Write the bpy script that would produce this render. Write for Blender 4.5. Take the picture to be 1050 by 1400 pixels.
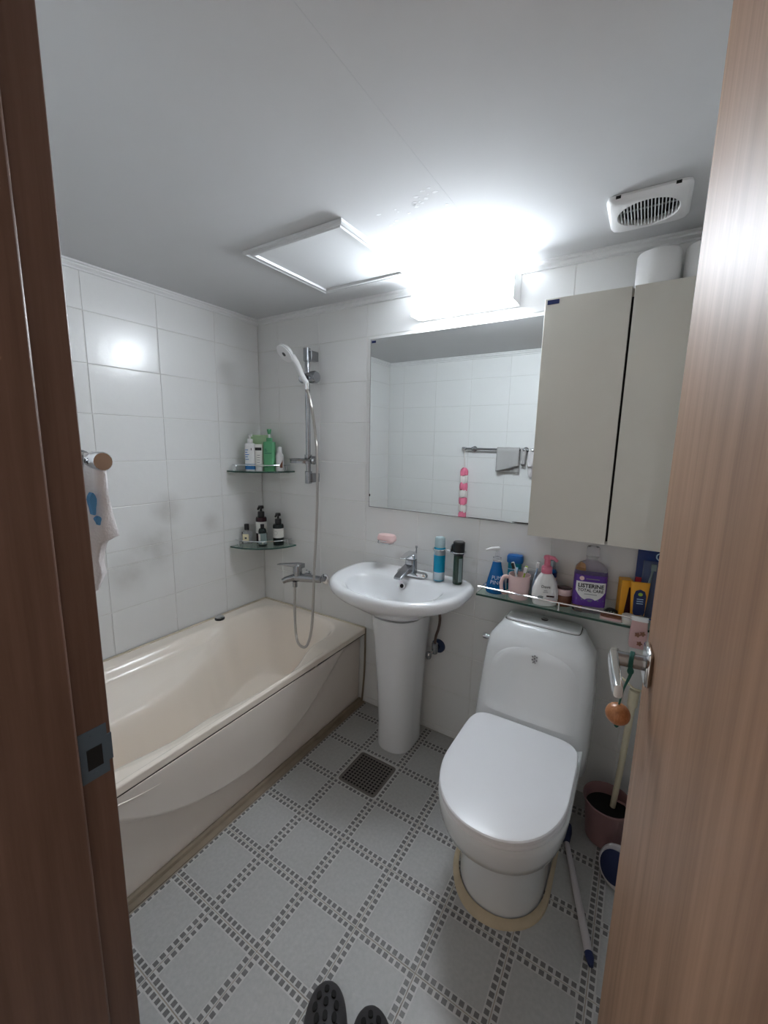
import bpy, bmesh, math, random
from mathutils import Vector, Matrix
random.seed(7)
S = bpy.context.scene
for o in list(bpy.data.objects): bpy.data.objects.remove(o)
COL = S.collection

# ------------------------------------------------------------------ camera, world, exposure
# room frame: left wall X=0, back wall Y=0 (room at Y<0), floor Z=0
cam = bpy.data.cameras.new('camera'); cam.sensor_fit = 'HORIZONTAL'; cam.sensor_width = 36
cam.lens = 563.2 / 1050 * 36; cam.clip_start = 0.02
camo = bpy.data.objects.new('camera', cam); COL.objects.link(camo)
_r = Vector((0.84557, 0.53356, 0.01793)); _u = Vector((-0.10354, 0.13096, 0.98597)); _f = Vector((-0.52372, 0.83556, -0.16599))
camo.matrix_world = Matrix(((_r.x, _u.x, -_f.x, 1.9585), (_r.y, _u.y, -_f.y, -1.7233), (_r.z, _u.z, -_f.z, 1.4255), (0, 0, 0, 1)))
S.camera = camo
W = bpy.data.worlds.new('world'); S.world = W; W.use_nodes = True
W.node_tree.nodes['Background'].inputs[0].default_value = (1.0, 0.90, 0.80, 1)
W.node_tree.nodes['Background'].inputs[1].default_value = 0.24
S.view_settings.view_transform = 'Standard'; S.view_settings.look = 'None'
S.view_settings.gamma = 1; S.view_settings.use_curve_mapping = False
S.view_settings.exposure = 1.10
LAMP_STRENGTH = 40.0
LAMP_COLOR = (0.86, 0.93, 1.0)

# ------------------------------------------------------------------ materials
def mat(name, color, rough=0.5, metal=0.0, trans=0.0, ior=1.45, spec=0.5, emit=None, estr=0.0, bump=0.0, bscale=200, alpha=1.0, coat=0.0, vary=0.0, vscale=8):
    m = bpy.data.materials.new(name); m.use_nodes = True
    nt = m.node_tree; b = nt.nodes['Principled BSDF']
    b.inputs['Base Color'].default_value = (*color, 1); b.inputs['Roughness'].default_value = rough
    b.inputs['Metallic'].default_value = metal; b.inputs['Transmission Weight'].default_value = trans
    b.inputs['IOR'].default_value = ior; b.inputs['Specular IOR Level'].default_value = spec
    b.inputs['Coat Weight'].default_value = coat; b.inputs['Alpha'].default_value = alpha
    if emit: b.inputs['Emission Color'].default_value = (*emit, 1); b.inputs['Emission Strength'].default_value = estr
    if bump or vary:
        g = nt.nodes.new('ShaderNodeNewGeometry'); n = nt.nodes.new('ShaderNodeTexNoise')
        nt.links.new(g.outputs['Position'], n.inputs['Vector'])
        if bump:
            n.inputs['Scale'].default_value = bscale
            bp = nt.nodes.new('ShaderNodeBump'); bp.inputs['Strength'].default_value = bump; bp.inputs['Distance'].default_value = 0.002
            nt.links.new(n.outputs['Fac'], bp.inputs['Height']); nt.links.new(bp.outputs[0], b.inputs['Normal'])
        if vary:
            n2 = nt.nodes.new('ShaderNodeTexNoise'); n2.inputs['Scale'].default_value = vscale; n2.inputs['Detail'].default_value = 5
            nt.links.new(g.outputs['Position'], n2.inputs['Vector'])
            mx = nt.nodes.new('ShaderNodeMix'); mx.data_type = 'RGBA'
            mx.inputs[6].default_value = (*[c * (1 - vary) for c in color], 1); mx.inputs[7].default_value = (*[min(1, c * (1 + vary)) for c in color], 1)
            nt.links.new(n2.outputs['Fac'], mx.inputs[0]); nt.links.new(mx.outputs[2], b.inputs['Base Color'])
    return m

def wood(name, dark, light, rough, scale=(9, 9, 0.5), spec=0.5):
    m = mat(name, light, rough, spec=spec); nt = m.node_tree; b = nt.nodes['Principled BSDF']
    tc = nt.nodes.new('ShaderNodeTexCoord'); mp = nt.nodes.new('ShaderNodeMapping'); mp.inputs['Scale'].default_value = scale
    n = nt.nodes.new('ShaderNodeTexNoise'); n.inputs['Scale'].default_value = 5; n.inputs['Detail'].default_value = 8; n.inputs['Roughness'].default_value = 0.65
    r = nt.nodes.new('ShaderNodeValToRGB'); r.color_ramp.elements[0].position = 0.32; r.color_ramp.elements[1].position = 0.68
    r.color_ramp.elements[0].color = (*dark, 1); r.color_ramp.elements[1].color = (*light, 1)
    nt.links.new(tc.outputs['Object'], mp.inputs[0]); nt.links.new(mp.outputs[0], n.inputs['Vector']); nt.links.new(n.outputs['Fac'], r.inputs[0])
    nt.links.new(r.outputs[0], b.inputs['Base Color'])
    bp = nt.nodes.new('ShaderNodeBump'); bp.inputs['Strength'].default_value = 0.08; bp.inputs['Distance'].default_value = 0.002
    nt.links.new(n.outputs['Fac'], bp.inputs['Height']); nt.links.new(bp.outputs[0], b.inputs['Normal'])
    return m

def tile_mat():
    m = mat('wall_tile_glaze', (0.77, 0.77, 0.76), 0.22); nt = m.node_tree; b = nt.nodes['Principled BSDF']
    g = nt.nodes.new('ShaderNodeNewGeometry')
    n = nt.nodes.new('ShaderNodeTexNoise'); n.inputs['Scale'].default_value = 28; n.inputs['Detail'].default_value = 3
    nt.links.new(g.outputs['Position'], n.inputs['Vector'])
    bp = nt.nodes.new('ShaderNodeBump'); bp.inputs['Strength'].default_value = 0.12; bp.inputs['Distance'].default_value = 0.004
    nt.links.new(n.outputs['Fac'], bp.inputs['Height']); nt.links.new(bp.outputs[0], b.inputs['Normal'])
    # mould smudges on the wall above the bath: soft blobs with a place of their own
    acc = None
    n2 = nt.nodes.new('ShaderNodeTexNoise'); n2.inputs['Scale'].default_value = 11; n2.inputs['Detail'].default_value = 6
    nt.links.new(g.outputs['Position'], n2.inputs['Vector'])
    for (c, rad, amt) in (((0, -0.68, 0.90), 0.18, 0.75), ((0, -0.60, 1.08), 0.11, 0.9), ((0, -0.80, 0.82), 0.15, 0.65), ((0, -0.36, 0.98), 0.075, 0.75), ((0.98, 0, 0.862), 0.05, 0.6), ((1.36, 0, 0.90), 0.025, 0.5)):
        d = nt.nodes.new('ShaderNodeVectorMath'); d.operation = 'DISTANCE'; d.inputs[1].default_value = c
        nt.links.new(g.outputs['Position'], d.inputs[0])
        mr = nt.nodes.new('ShaderNodeMapRange'); mr.interpolation_type = 'SMOOTHSTEP'
        mr.inputs[1].default_value = rad; mr.inputs[2].default_value = 0; mr.inputs[3].default_value = 0; mr.inputs[4].default_value = amt
        nt.links.new(d.outputs['Value'], mr.inputs[0])
        if acc is None: acc = mr.outputs[0]
        else:
            a = nt.nodes.new('ShaderNodeMath'); a.operation = 'MAXIMUM'; nt.links.new(acc, a.inputs[0]); nt.links.new(mr.outputs[0], a.inputs[1]); acc = a.outputs[0]
    mu = nt.nodes.new('ShaderNodeMath'); mu.operation = 'MULTIPLY'; nt.links.new(acc, mu.inputs[0]); nt.links.new(n2.outputs['Fac'], mu.inputs[1])
    mx = nt.nodes.new('ShaderNodeMix'); mx.data_type = 'RGBA'
    mx.inputs[6].default_value = (0.77, 0.77, 0.76, 1); mx.inputs[7].default_value = (0.36, 0.34, 0.31, 1)
    nt.links.new(mu.outputs[0], mx.inputs[0]); nt.links.new(mx.outputs[2], b.inputs['Base Color'])
    return m

MT = tile_mat()
M = dict(
    grout=mat('wall_grout', (0.72, 0.71, 0.68), 0.8),
    plain_wall=mat('plain_wall', (0.74, 0.74, 0.73), 0.4),
    ceiling=mat('ceiling_panel', (0.62, 0.625, 0.632), 0.8, spec=0.15, vary=0.04, vscale=3),
    trim=mat('trim_plastic', (0.74, 0.74, 0.74), 0.3),
    hatch=mat('hatch_plastic', (0.70, 0.71, 0.72), 0.4),
    ftile=mat('floor_tile_stone', (0.42, 0.42, 0.41), 0.42, bump=0.15, bscale=350, vary=0.16, vscale=90),
    fborder=mat('floor_tile_border', (0.52, 0.515, 0.50), 0.45, vary=0.08, vscale=30),
    fsquare=mat('mosaic_grey', (0.155, 0.15, 0.148), 0.45, vary=0.3, vscale=60),
    fgrout=mat('floor_grout', (0.36, 0.32, 0.26), 0.9, vary=0.3, vscale=12),
    tub=mat('tub_acrylic', (0.90, 0.81, 0.71), 0.22, coat=0.2),
    apron=mat('apron_acrylic', (0.86, 0.79, 0.72), 0.3),
    wcaulk=mat('caulk_cream', (0.62, 0.54, 0.41), 0.7, vary=0.3, vscale=14),
    caulk=mat('caulk_tan', (0.25, 0.20, 0.145), 0.7, vary=0.35, vscale=14),
    seam=mat('dark_seam', (0.05, 0.04, 0.035), 0.9),
    china=mat('white_china', (0.80, 0.81, 0.82), 0.09, coat=0.3),
    china2=mat('toilet_china', (0.72, 0.74, 0.75), 0.10, coat=0.3),
    lid=mat('toilet_lid_plastic', (0.80, 0.80, 0.82), 0.28),
    chrome=mat('chrome', (0.72, 0.73, 0.75), 0.10, 1.0),
    dullchrome=mat('dull_chrome', (0.38, 0.39, 0.41), 0.25, 1.0),
    hose=mat('steel_hose', (0.50, 0.47, 0.44), 0.35, 1.0),
    mirror=mat('mirror_silver', (0.86, 0.89, 0.89), 0.0, 1.0),
    black=mat('black_plastic', (0.012, 0.012, 0.013), 0.3),
    dark=mat('dark_hole', (0.006, 0.006, 0.006), 0.8),
    cab=mat('cabinet_gloss_cream', (0.62, 0.595, 0.53), 0.12, coat=0.3),
    cabside=mat('cabinet_side', (0.72, 0.70, 0.66), 0.4),
    glass=mat('green_tinted_glass', (0.70, 0.86, 0.79), 0.02, trans=0.9, ior=1.45),
    glassedge=mat('green_glass_edge', (0.02, 0.07, 0.055), 0.15),
    white=mat('white_plastic', (0.80, 0.80, 0.80), 0.3),
    offwhite=mat('off_white_label', (0.78, 0.77, 0.72), 0.5),
    cream=mat('cream_label', (0.85, 0.76, 0.52), 0.5),
    green=mat('green_plastic', (0.10, 0.36, 0.17), 0.35),
    palegreen=mat('pale_green_card', (0.42, 0.60, 0.36), 0.5),
    blueband=mat('blue_band', (0.02, 0.18, 0.48), 0.4),
    brown=mat('brown_label', (0.20, 0.08, 0.045), 0.5),
    maroon=mat('dark_maroon_bottle', (0.035, 0.008, 0.014), 0.15),
    bottledark=mat('dark_green_bottle', (0.010, 0.018, 0.018), 0.15),
    greylabel=mat('grey_green_label', (0.22, 0.29, 0.28), 0.5),
    clear=mat('clear_plastic', (0.93, 0.93, 0.95), 0.05, trans=0.95, ior=1.25),
    purpleliq=mat('lilac_liquid', (0.86, 0.82, 0.91), 0.05, trans=0.92, ior=1.2),
    purple=mat('purple_label', (0.11, 0.035, 0.30), 0.4),
    bluepump=mat('blue_translucent_plastic', (0.0, 0.115, 0.36), 0.2),
    teal=mat('teal_plastic', (0.0, 0.22, 0.30), 0.3),
    blue=mat('blue_plastic', (0.0, 0.11, 0.38), 0.3),
    navy=mat('navy_plastic', (0.008, 0.018, 0.09), 0.35),
    mugpink=mat('mug_pale_pink', (0.74, 0.54, 0.53), 0.25),
    pumppink=mat('pump_pink', (0.70, 0.20, 0.29), 0.3),
    soap=mat('soap_pink', (0.84, 0.60, 0.58), 0.45),
    yellow=mat('carton_yellow', (0.78, 0.36, 0.02), 0.4),
    lime=mat('lime_plastic', (0.38, 0.58, 0.06), 0.35),
    red=mat('red_print', (0.45, 0.02, 0.04), 0.4),
    pouch=mat('pink_translucent_film', (0.74, 0.48, 0.47), 0.3, trans=0.3),
    packblue=mat('pack_blue_card', (0.010, 0.035, 0.16), 0.25, vary=0.4, vscale=25),
    textdark=mat('dark_print', (0.02, 0.02, 0.025), 0.5),
    textgrey=mat('grey_print', (0.25, 0.25, 0.27), 0.5),
    textblue=mat('pale_print', (0.45, 0.62, 0.80), 0.5),
    bucket=mat('mauve_plastic', (0.30, 0.165, 0.17), 0.35),
    creamrod=mat('cream_plastic', (0.66, 0.60, 0.44), 0.4),
    rodwhite=mat('aged_white_plastic', (0.58, 0.55, 0.56), 0.4),
    bristle=mat('blue_bristles', (0.006, 0.012, 0.05), 0.8),
    paper=mat('toilet_paper', (0.80, 0.80, 0.79), 0.85, bump=0.3, bscale=120),
    towel=mat('grey_terry', (0.44, 0.43, 0.42), 0.95, bump=1.0, bscale=500),
    cloth=mat('white_cloth', (0.72, 0.69, 0.69), 0.9, bump=0.6, bscale=300),
    clothblue=mat('blue_print', (0.10, 0.28, 0.50), 0.9),
    netpink=mat('pink_net', (0.86, 0.22, 0.34), 0.9, bump=1.0, bscale=250),
    netwhite=mat('white_net', (0.84, 0.80, 0.76), 0.9, bump=1.0, bscale=250),
    slipper=mat('black_rubber', (0.040, 0.038, 0.042), 0.5),
    grate=mat('grate_steel', (0.20, 0.18, 0.165), 0.4, 0.6),
    cord=mat('green_cord', (0.02, 0.11, 0.09), 0.8),
    ball=wood('ball_wood', (0.33, 0.13, 0.05), (0.50, 0.22, 0.10), 0.35, (60, 60, 20)),
    door=wood('door_light_oak', (0.20, 0.112, 0.066), (0.36, 0.215, 0.137), 0.50, (6, 6, 0.28), 0.28),
    frame=wood('frame_brown_wood', (0.115, 0.064, 0.046), (0.170, 0.098, 0.072), 0.40, (14, 14, 0.5)),
    strike=mat('blue_grey_steel', (0.10, 0.14, 0.18), 0.45, 0.3),
    diffuser=mat('lit_diffuser', (0.9, 0.9, 0.9), 0.4, emit=LAMP_COLOR, estr=LAMP_STRENGTH),
    dimdiffuser=mat('dim_glow_plate', (0.9, 0.9, 0.9), 0.4, emit=LAMP_COLOR, estr=LAMP_STRENGTH * 0.3),
    bulb=mat('hall_bulb', (0.9, 0.9, 0.9), 0.4, emit=(1, 0.93, 0.82), estr=40),
    blueteal=mat('can_blue', (0.0, 0.26, 0.42), 0.25, 0.3),
    cansilver=mat('can_silver', (0.42, 0.50, 0.54), 0.25, 0.6),
    capclear=mat('can_cap', (0.55, 0.72, 0.76), 0.25, trans=0.3),
    valveblue=mat('valve_blue', (0.02, 0.04, 0.10), 0.4),
    rubber=mat('brown_hose', (0.10, 0.065, 0.055), 0.5),
    stain=mat('peeling_paint', (0.78, 0.79, 0.80), 0.8),
    acrylicgreen=mat('bottle_dark_green', (0.012, 0.040, 0.022), 0.2),
)

# ------------------------------------------------------------------ mesh helpers
class MB:
    def __init__(s): s.v = []; s.f = []; s.m = []
    def add(s, vs, fs, mi=0):
        o = len(s.v); s.v += [tuple(v) for v in vs]; s.f += [tuple(i + o for i in f) for f in fs]; s.m += [mi] * len(fs); return s
    def box(s, x0, x1, y0, y1, z0, z1, mi=0):
        v = [(x, y, z) for z in (z0, z1) for y in (y0, y1) for x in (x0, x1)]
        return s.add(v, [(0, 2, 3, 1), (4, 5, 7, 6), (0, 1, 5, 4), (2, 6, 7, 3), (0, 4, 6, 2), (1, 3, 7, 5)], mi)
    def lathe(s, prof, n=24, c=(0, 0, 0), axis='z', mi=0, caps=True):
        vs = []; fs = []
        for r, h in prof:
            for k in range(n):
                a = 2 * math.pi * k / n; p = (r * math.cos(a), r * math.sin(a), h)
                if axis == 'x': p = (p[2], p[0], p[1])
                elif axis == 'y': p = (p[1], p[2], p[0])
                vs.append((p[0] + c[0], p[1] + c[1], p[2] + c[2]))
        for i in range(len(prof) - 1):
            for k in range(n):
                a, b = i * n + k, i * n + (k + 1) % n
                fs.append((a, b, b + n, a + n))
        if caps: fs.append(tuple(range(n))[::-1]); fs.append(tuple(range((len(prof) - 1) * n, len(prof) * n)))
        return s.add(vs, fs, mi)
    def loft(s, secs, mi=0, cap0=True, cap1=True):
        n = len(secs[0]); vs = [p for q in secs for p in q]; fs = []
        for i in range(len(secs) - 1):
            for k in range(n):
                a, b = i * n + k, i * n + (k + 1) % n
                fs.append((a, b, b + n, a + n))
        if cap0: fs.append(tuple(range(n))[::-1])
        if cap1: fs.append(tuple(range((len(secs) - 1) * n, len(secs) * n)))
        return s.add(vs, fs, mi)
    def tube(s, pts, r, n=10, mi=0, samples=0):
        pts = [Vector(p) for p in pts]; rr = r if isinstance(r, (list, tuple)) else [r] * len(pts)
        if samples: pts, rr = catmull(pts, rr, samples)
        secs = []; up = None
        for i, p in enumerate(pts):
            t = (pts[min(i + 1, len(pts) - 1)] - pts[max(i - 1, 0)]).normalized()
            if up is None: up = t.orthogonal().normalized()
            up = (up - t * up.dot(t)).normalized(); sd = t.cross(up)
            secs.append([p + (up * math.cos(2 * math.pi * k / n) + sd * math.sin(2 * math.pi * k / n)) * rr[i] for k in range(n)])
        return s.loft(secs, mi)
    def prism(s, outl, z0, z1, mi=0):
        return s.loft([[(x, y, z0) for x, y in outl], [(x, y, z1) for x, y in outl]], mi)
    def ball(s, c, rx, ry, rz, n=20, m=12, mi=0):
        return s.loft([[(c[0] + rx * math.sin(t) * math.cos(2 * math.pi * k / n), c[1] + ry * math.sin(t) * math.sin(2 * math.pi * k / n), c[2] - rz * math.cos(t)) for k in range(n)] for t in [max(0.02, min(math.pi - 0.02, math.pi * j / m)) for j in range(m + 1)]], mi)
    def xf(s, fn): s.v = [tuple(fn(Vector(v))) for v in s.v]; return s
    def mesh(s, name, mats, smooth=True, angle=40, fix=True):
        me = bpy.data.meshes.new(name); me.from_pydata(s.v, [], s.f)
        for m in (mats if isinstance(mats, (list, tuple)) else [mats]): me.materials.append(m)
        me.polygons.foreach_set('material_index', s.m)
        if fix:
            bm = bmesh.new(); bm.from_mesh(me); bmesh.ops.recalc_face_normals(bm, faces=bm.faces); bm.to_mesh(me); bm.free()
        if smooth:
            me.polygons.foreach_set('use_smooth', [True] * len(me.polygons)); me.set_sharp_from_angle(angle=math.radians(angle))
        me.update(); return me
    def obj(s, name, mats, parent=None, loc=(0, 0, 0), bevel=0.0, **k):
        o = bpy.data.objects.new(name, s.mesh(name, mats, **k)); COL.objects.link(o); o.location = loc
        if parent: o.parent = parent
        if bevel:
            b = o.modifiers.new('bevel', 'BEVEL'); b.width = bevel; b.segments = 2; b.limit_method = 'ANGLE'
        return o

def catmull(pts, rr, k):
    P = []; R = []
    for i in range(len(pts) - 1):
        p0, p1, p2, p3 = pts[max(i - 1, 0)], pts[i], pts[i + 1], pts[min(i + 2, len(pts) - 1)]
        for j in range(k):
            t = j / k; t2, t3 = t * t, t * t * t
            P.append(0.5 * ((2 * p1) + (p2 - p0) * t + (2 * p0 - 5 * p1 + 4 * p2 - p3) * t2 + (3 * p1 - p0 - 3 * p2 + p3) * t3))
            R.append(rr[i] * (1 - t) + rr[i + 1] * t)
    return P + [pts[-1]], R + [rr[-1]]

def interp(tab, x):
    tab = sorted(tab)
    if x <= tab[0][0]: return tab[0][1]
    for (a, va), (b, vb) in zip(tab, tab[1:]):
        if x <= b:
            t = (x - a) / (b - a); t = t * t * (3 - 2 * t) * 0.4 + t * 0.6
            return va + (vb - va) * t
    return tab[-1][1]

def sstep(a, b, x):
    t = max(0, min(1, (x - a) / (b - a))); return t * t * (3 - 2 * t)

def sup(hw, hd, e=2.5, n=32, cx=0, cy=0):
    out = []
    for k in range(n):
        a = 2 * math.pi * (k + 0.5) / n; c, s = math.cos(a), math.sin(a)
        out.append((cx + hw * math.copysign(abs(c) ** (2 / e), c), cy + hd * math.copysign(abs(s) ** (2 / e), s)))
    return out

def dshape(hw, yb, yf, ef=2.1, eb=6, n=56, k=1.2, cx=0):
    yc = min(yf + hw * k, (yf + yb) / 2 + 0.1 * abs(yb - yf)); out = []
    for i in range(n):
        a = 2 * math.pi * (i + 0.5) / n; c, s = math.cos(a), math.sin(a); e = eb if s > 0 else ef
        x = hw * math.copysign(abs(c) ** (2 / e), c); y = (yb - yc if s > 0 else yc - yf) * math.copysign(abs(s) ** (2 / e), s)
        out.append((cx + x, yc + y))
    return out

def at(o2d, z): return [(x, y, z) for x, y in o2d]

def tag(o, label, cat, group=None, kind=None):
    if label: o['label'] = label
    if cat: o['category'] = cat
    if group: o['group'] = group
    if kind: o['kind'] = kind
    return o
def thing(name, label, cat, loc=(0, 0, 0), rz=0, group=None, kind=None):
    o = bpy.data.objects.new(name, None); COL.objects.link(o); o.location = loc; o.rotation_euler = (0, 0, rz); o.empty_display_size = 0.05
    return tag(o, label, cat, group, kind)
def dup(root, loc, rz=None, label=None):
    r = root.copy(); COL.objects.link(r); r.location = loc
    if rz is not None: r.rotation_euler = (0, 0, rz)
    if label: r['label'] = label
    for ch in list(root.children):
        c = ch.copy(); COL.objects.link(c); c.parent = r
        for g in list(ch.children):
            d = g.copy(); COL.objects.link(d); d.parent = c
    return r

def text(s, name, size, m, parent, fn, depth=0.0004, sx=1.0, bold=0.0):
    """writing as a thin mesh; fn maps the text plane (x right, y up, z out) into the parent's space"""
    cu = bpy.data.curves.new('txt', 'FONT'); cu.body = s; cu.size = size; cu.extrude = depth; cu.align_x = 'CENTER'; cu.align_y = 'CENTER'; cu.resolution_u = 2; cu.offset = bold
    t = bpy.data.objects.new('txt', cu); COL.objects.link(t); dg = bpy.context.evaluated_depsgraph_get()
    me = bpy.data.meshes.new_from_object(t.evaluated_get(dg)); bpy.data.objects.remove(t); bpy.data.curves.remove(cu)
    for v in me.vertices: v.co = fn(v.co.x * sx, v.co.y, v.co.z)
    me.materials.clear(); me.materials.append(m); me.name = name
    o = bpy.data.objects.new(name, me); COL.objects.link(o); o.parent = parent; return o
def wrap(r, z0, a0=-math.pi / 2, sy=1.0):   # on a cylinder of radius r about the thing's axis, facing a0
    return lambda x, y, z: Vector(((r + z) * math.cos(a0 + x / r), sy * (r + z) * math.sin(a0 + x / r), z0 + y))
def flat(y, z0, x0=0.0):                    # on a plane facing -Y
    return lambda x, y2, z: Vector((x0 + x, y - z, z0 + y2))

# ------------------------------------------------------------------ room shell
RX, RY, RH = 2.20, -1.47, 2.10
ZL = [0.035, 0.24, 0.443, 0.648, 0.853, 0.922, 1.122, 1.322, 1.522, 1.722, 1.925, 2.08]
_tilecache = {}
def wall_tile(w, h):
    k = (round(w, 4), round(h, 4))
    if k not in _tilecache:
        g = 0.0011; b = 0.0018; d = 0.004
        b_ = MB(); q = lambda i, y: [(g + i, y, g + i), (w - g - i, y, g + i), (w - g - i, y, h - g - i), (g + i, y, h - g - i)]
        b_.loft([q(0, d), q(0, 0.0014), q(b * 0.4, 0.0004), q(b, 0)], cap0=False)
        _tilecache[k] = b_.mesh('wall_tile', MT, smooth=False)
    return _tilecache[k]
def tiles(parent, xs, zs, place, skip=lambda a, b: False):
    for i in range(len(xs) - 1):
        for j in range(len(zs) - 1):
            if skip(xs[i], zs[j + 1]): continue
            o = bpy.data.objects.new('tile', wall_tile(xs[i + 1] - xs[i], zs[j + 1] - zs[j])); COL.objects.link(o); o.parent = parent
            place(o, xs[i], xs[i + 1], zs[j])
            o.rotation_euler.x += random.uniform(-1, 1) * 0.0022; o.rotation_euler.z += random.uniform(-1, 1) * 0.0022
ZB = [0.0] + ZL
wb = tag(MB().box(-0.1, RX + 0.1, 0.0022, 0.12, 0, RH + 0.05).obj('wall_back', M['grout'], smooth=False), 'white tiled back wall behind the basin and toilet', 'wall', kind='structure')
def pl_back(o, x0, x1, z): o.location = (x0, 0, z)
tiles(wb, [0.0, 0.159, 0.462, 0.766, 1.07, 1.373, 1.677, 1.98, RX], ZB, pl_back, lambda x, zt: zt < 0.44 and x < 0.6)
wl = tag(MB().box(-0.12, -0.0022, RY - 0.2, 0, 0, RH + 0.05).obj('wall_left', M['grout'], smooth=False), 'white tiled wall along the bathtub, smudged with mould', 'wall', kind='structure')
def pl_left(o, y0, y1, z): o.location = (0, y0, z); o.rotation_euler = (0, 0, math.pi / 2)
tiles(wl, [RY, -1.19, -0.889, -0.589, -0.287, 0.0], ZB, pl_left, lambda x, zt: zt < 0.46)
wf = tag(MB().box(-0.1, 1.298, RY - 0.16, RY - 0.0022, 0, RH + 0.05).obj('wall_front', M['grout'], smooth=False), 'white tiled wall beside the doorway, seen in the mirror', 'wall', kind='structure')
def pl_front(o, x0, x1, z): o.location = (x1, RY, z); o.rotation_euler = (0, 0, math.pi)
tiles(wf, [0.0, 0.145, 0.446, 0.748, 1.05, 1.298], ZB, pl_front, lambda x, zt: zt < 0.46 and x < 0.7)
tag(MB().box(1.298, 2.10, RY - 0.16, RY, 2.075, RH + 0.05).obj('wall_front_header', M['plain_wall'], parent=wf, smooth=False), None, None)
tag(MB().box(2.10, RX + 0.1, RY - 0.16, RY, 0, RH + 0.05).obj('wall_front_return', M['plain_wall'], parent=wf, smooth=False), None, None)
tag(MB().box(RX + 0.0, RX + 0.1, RY, 0, 0, RH + 0.05).obj('wall_right', M['plain_wall'], smooth=False), 'white wall behind the open door', 'wall', kind='structure')
ce = tag(MB().box(-0.1, RX + 0.1, RY - 0.16, 0.1, RH, RH + 0.05).obj('ceiling', M['ceiling'], smooth=False), 'plain grey-white panel ceiling with faint stains', 'ceiling', kind='structure')
# ceiling cove mouldings (two-step profile)
def cove(name, a, b, nrm, label):
    a, b, nrm = Vector(a), Vector(b), Vector(nrm); prof = [(0, 0), (0.022, 0), (0.022, -0.006), (0.015, -0.009), (0.015, -0.014), (0.006, -0.022), (0.006, -0.028), (0, -0.03)]
    secs = [[p + nrm * u + Vector((0, 0, w)) for u, w in prof] for p in (a, b)]
    return tag(MB().loft(secs).obj(name, M['trim'], smooth=False), label, 'trim', kind='structure')
cove('trim_1', (0, RY, RH), (0, 0, RH), (1, 0, 0), 'white ceiling moulding along the bath wall')
cove('trim_2', (0.0225, 0, RH), (RX, 0, RH), (0, -1, 0), 'white ceiling moulding along the back wall')
cove('trim_3', (0.0225, RY, RH), (1.298, RY, RH), (0, 1, 0), 'white ceiling moulding along the doorway wall')
# small flakes of peeling ceiling paint in front of the lamp
for k in range(34):
    cx, cy, sd = ((1.29, -0.58, 0.045), (1.37, -0.60, 0.03), (1.24, -0.50, 0.04), (0.99, -0.28, 0.03))[k % 4]
    x, y, r = random.gauss(cx, sd), random.gauss(cy, sd * 0.6), random.uniform(0.0025, 0.008)
    out = [(x + r * random.uniform(0.6, 1.3) * math.cos(a), y + 0.7 * r * random.uniform(0.6, 1.3) * math.sin(a)) for a in [2 * math.pi * i / 9 for i in range(9)]]
    MB().prism(out, RH - 0.00035, RH + 0.001).obj('paint_flake', M['stain'], parent=ce, smooth=False)
for x in (1.42,): MB().box(x, x + 0.002, RY, -0.02, RH - 0.0003, RH + 0.001).obj('panel_seam', M['ceiling'], parent=ce, smooth=False)

# floor: 0.2 m tiles with a printed border of small dark squares
fl = tag(MB().box(-0.1, RX + 0.1, -2.6, 0.1, -0.06, -0.0016).obj('floor', M['fgrout'], smooth=False), 'grey bathroom floor tiles edged with small dark squares', 'floor', kind='structure')
_fc = {}
def floor_tile(cl):
    """tile clipped to cl=(u0,u1,v0,v1) in 0..0.2; returns body mesh and mosaic mesh"""
    k = tuple(round(c, 4) for c in cl)
    if k in _fc: return _fc[k]
    u0, u1, v0, v1 = cl; g = 0.0012; b = MB()
    a0, a1, c0, c1 = max(u0, g), min(u1, 0.2 - g), max(v0, g), min(v1, 0.2 - g)
    b.loft([[(a0, c0, -0.004), (a1, c0, -0.004), (a1, c1, -0.004), (a0, c1, -0.004)], [(a0, c0, -0.0006), (a1, c0, -0.0006), (a1, c1, -0.0006), (a0, c1, -0.0006)], [(a0 + .0006, c0 + .0006, 0), (a1 - .0006, c0 + .0006, 0), (a1 - .0006, c1 - .0006, 0), (a0 + .0006, c1 - .0006, 0)]], mi=0, cap0=False)
    p0, p1, r0, r1 = max(u0, 0.0205), min(u1, 0.1795), max(v0, 0.0205), min(v1, 0.1795)
    if p1 > p0 and r1 > r0: b.box(p0, p1, r0, r1, -0.002, 0.0004, mi=1)
    body = b.mesh('floor_tile', [M['fborder'], M['ftile']], smooth=False)
    q = MB(); rnd = random.Random(3)
    for i in range(10):
        for j in range(10):
            if 0 < i < 9 and 0 < j < 9: continue
            cx, cy = 0.0105 + i * 0.01989, 0.0105 + j * 0.01989
            s = 0.0062 + rnd.uniform(-.0004, .0005)
            x0, x1, y0, y1 = max(cx - s, u0), min(cx + s, u1), max(cy - s, v0), min(cy + s, v1)
            if x1 - x0 < 0.002 or y1 - y0 < 0.002: continue
            q.box(x0, x1, y0, y1, -0.001, 0.0005)
    mos = q.mesh('mosaic_border', M['fsquare'], smooth=False) if q.v else None
    _fc[k] = (body, mos); return _fc[k]
DR = (0.972, 1.172, -0.504, -0.304)
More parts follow.
